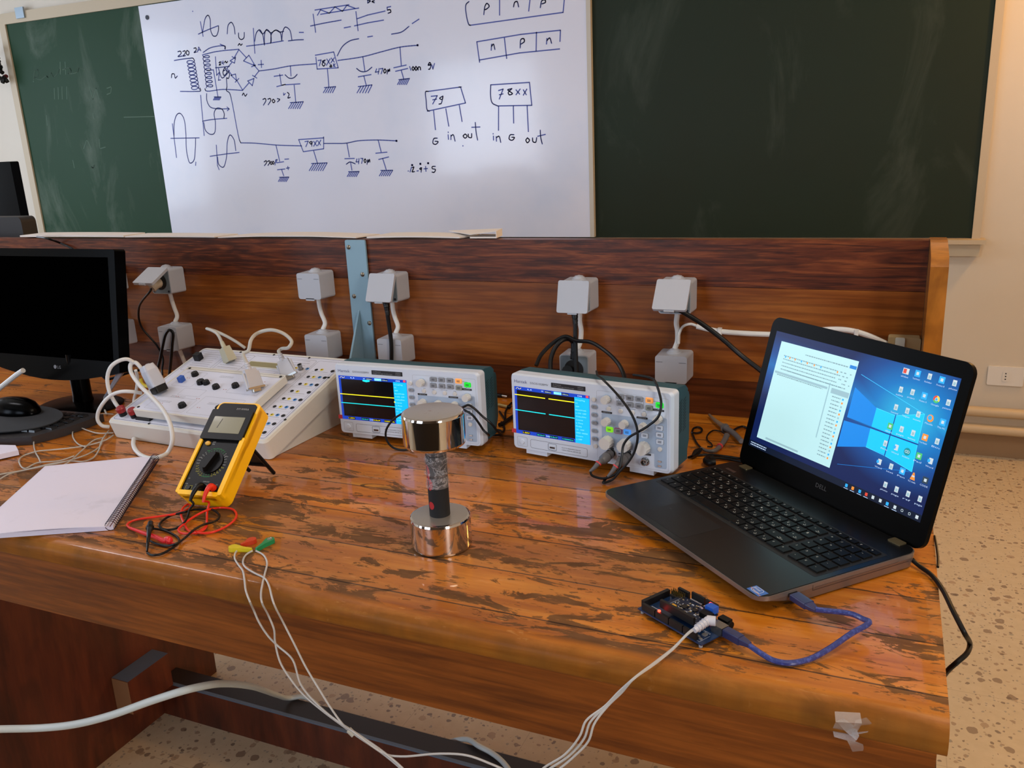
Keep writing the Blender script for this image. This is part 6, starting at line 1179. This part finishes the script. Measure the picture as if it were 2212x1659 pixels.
# ---------------------------------------------------------------- thick white cable under the bench, tape
P = [at(-60, 1578, y=-1.0), at(0, 1575, y=-.97), at(80, 1573, y=-.94), at(160, 1565, y=-.93), at(240, 1545, y=-.92), at(330, 1513, y=-.90), at(400, 1491, y=-.88), at(450, 1480, y=-.84), at(495, 1477, y=-.76), at(540, 1482, y=-.66), at(575, 1493, y=-.50), at(600, 1502, y=-.38), at(625, 1508, z=-.6935), Vector((-1.29, -.290, -.698)), Vector((-1.22, -.282, -.745)), Vector((-1.1, -.265, -.79)), Vector((-.9, -.265, -.79)), Vector((-.93, -.282, -.745)), Vector((-.86, -.288, -.70)), at(1035, 1612, z=-.694), at(1058, 1624, z=-.6955), at(1082, 1642, z=-.694), at(1102, 1668, z=-.694), at(1112, 1700, z=-.70)]
cable('white_cable', 'thick white cable sweeping across the lower left under the desk', 'cable', P, lambda s: .0058, mat('thick_white_cable', 'c4cccc', .4), 12)
TAPE = mat('clear_tape', 'd0cccc', .25, alpha=.28, coat=.4)
tp = thing('tape_patch', 'crumpled clear tape stuck over the desk front edge at the right', 'tape', (-.13, -.9, -.03))
def strip(pts):
    b = MB(); n = len(pts); V = []
    for L_, R_2 in pts: V += [L_, R_2]
    F = [(2*i, 2*i+1, 2*i+3, 2*i+2) for i in range(n-1)]; b.add(V, F, TAPE); b.add([Vector(p)+Vector((0, -.0004, .0005)) for p in V], [f[::-1] for f in F], TAPE); return b
yn = -.8925
strip([(at(1803, 1537, z=.0012), at(1858, 1540, z=.0012)), (at(1805, 1560, z=.0022), at(1862, 1563, z=.003)), (at(1798, 1575, y=-.886), at(1850, 1585, y=-.888)), (at(1802, 1592, y=yn-.001), at(1848, 1602, y=yn)), (at(1830, 1600, y=yn), at(1864, 1608, y=yn)), (at(1836, 1612, y=-.878), at(1866, 1616, y=-.874)), (at(1841, 1624, y=-.864), at(1864, 1622, y=-.863))]).build('tape_strip', tp, world=True)
strip([(at(1848, 1556, z=.0015), at(1872, 1550, z=.0015)), (at(1845, 1572, y=-.886), at(1888, 1568, y=-.884)), (at(1838, 1590, y=yn-.002), at(1874, 1582, y=yn))]).build('tape_strip', tp, world=True)
strip([(at(1806, 1558, z=.002), at(1822, 1552, z=.003)), (at(1826, 1580, y=-.893), at(1848, 1570, y=-.890)), (at(1850, 1600, y=yn-.003), at(1856, 1590, y=yn-.002))]).build('tape_strip', tp, world=True)
# ---------------------------------------------------------------- loose probe and jack by the laptop
lp = thing('loose_probe', 'grey-brown scope probe lying crossed behind the laptop', 'probe', tuple(at(1570, 930, z=0)))
TAN = mat('probe_tan', '7c6a58', .45)
def pz(X, Y, z): return at(1480+X/9.218, 840+Y/9.218, z=z)
b = MB(); b.tube([pz(480, 515, .006), pz(600, 630, .007), pz(720, 720, .008), pz(790, 770, .008)], lambda s: .0026+.0035*s, TAN, 12, 5); b.build('probe_tip', lp, world=True)
b = MB(); b.tube([pz(790, 770, .008), pz(800, 785, .008)], .0085, PRB, 16, raw=True); b.build('finger_guard', lp, world=True)
b = MB(); b.tube([pz(800, 780, .008), pz(960, 880, .008), pz(1120, 1040, .008)], lambda s: .0058-.001*s, PRB, 12, 5); b.build('probe_handle', lp, world=True)
b = MB(); b.tube([pz(830, 930, .007), pz(780, 1030, .007), pz(690, 1150, .007), pz(560, 1240, .007), pz(430, 1235, .006), pz(320, 1180, .005)], lambda s: .0055-.003*s, PRB, 12, 5); b.build('strain_relief', lp, world=True)
b = MB(); d_ = (pz(650, 1180, .007)-pz(690, 1145, .007)).normalized(); b.tube([pz(695, 1140, .007), pz(678, 1158, .007)], .0058, PRR, 14, raw=True); b.build('colour_ring', lp, world=True)
P = [pz(320, 1180, .005), pz(230, 1080, .003), pz(170, 960, .003), pz(140, 860, .003), pz(180, 780, .003), pz(260, 760, .003), pz(330, 800, .003), pz(310, 860, .003), pz(220, 880, .003), pz(130, 870, .006)]
MB().tube(P, .0019, RUB, 8).build('cord', lp, world=True)
P = [pz(780, 890, .006), pz(680, 840, .003), pz(580, 825, .003), pz(490, 870, .003), pz(435, 950, .003), pz(450, 1030, .003), pz(520, 1090, .003), pz(530, 1150, .003), pz(440, 1150, .003)]
MB().tube(P, .0014, RUB, 8).build('ground_lead', lp, world=True)
b = MB(); b.tube([pz(330, 1195, .0075), pz(230, 1260, .0075), pz(150, 1340, .0075)], lambda s: .002+.004*math.sin(math.pi*s), BLACK, 8, 5); b.build('crocodile_clip', lp, world=True)
b = MB(); b.tube([pz(960, 830, .006), pz(1060, 770, .005), pz(1150, 750, .004), pz(1240, 780, .004)], .0022, RUB, 8); b.build('hook_cord', lp, world=True)
cable('black_lead', 'black lead running from the right oscilloscope base to the laptop hinge', 'cable', [at(1487, 988, z=.003), at(1500, 984, z=.003), at(1530, 982, z=.003), at(1570, 986, z=.003), at(1600, 990, z=.003), at(1640, 985, z=.003)], .0022, RUB)
bk = thing('charger_plug', 'round black cable plug poking out beside the laptop rear corner', 'plug', tuple(at(1535, 998, z=0)))
MB().tube([at(1545, 1000, z=.009), at(1535, 1000, z=.009), at(1526, 997, z=.009), at(1528, 991, z=.009), at(1540, 989, z=.008)], lambda s: .0075-.003*s, BLACK, 14, 5).build('plug_body', bk, world=True)
MB().tube([at(1538, 990, z=.007), at(1560, 990, z=.004), at(1590, 995, z=.004), at(1620, 1000, z=.004)], .0026, RUB, 8).build('cord', bk, world=True)
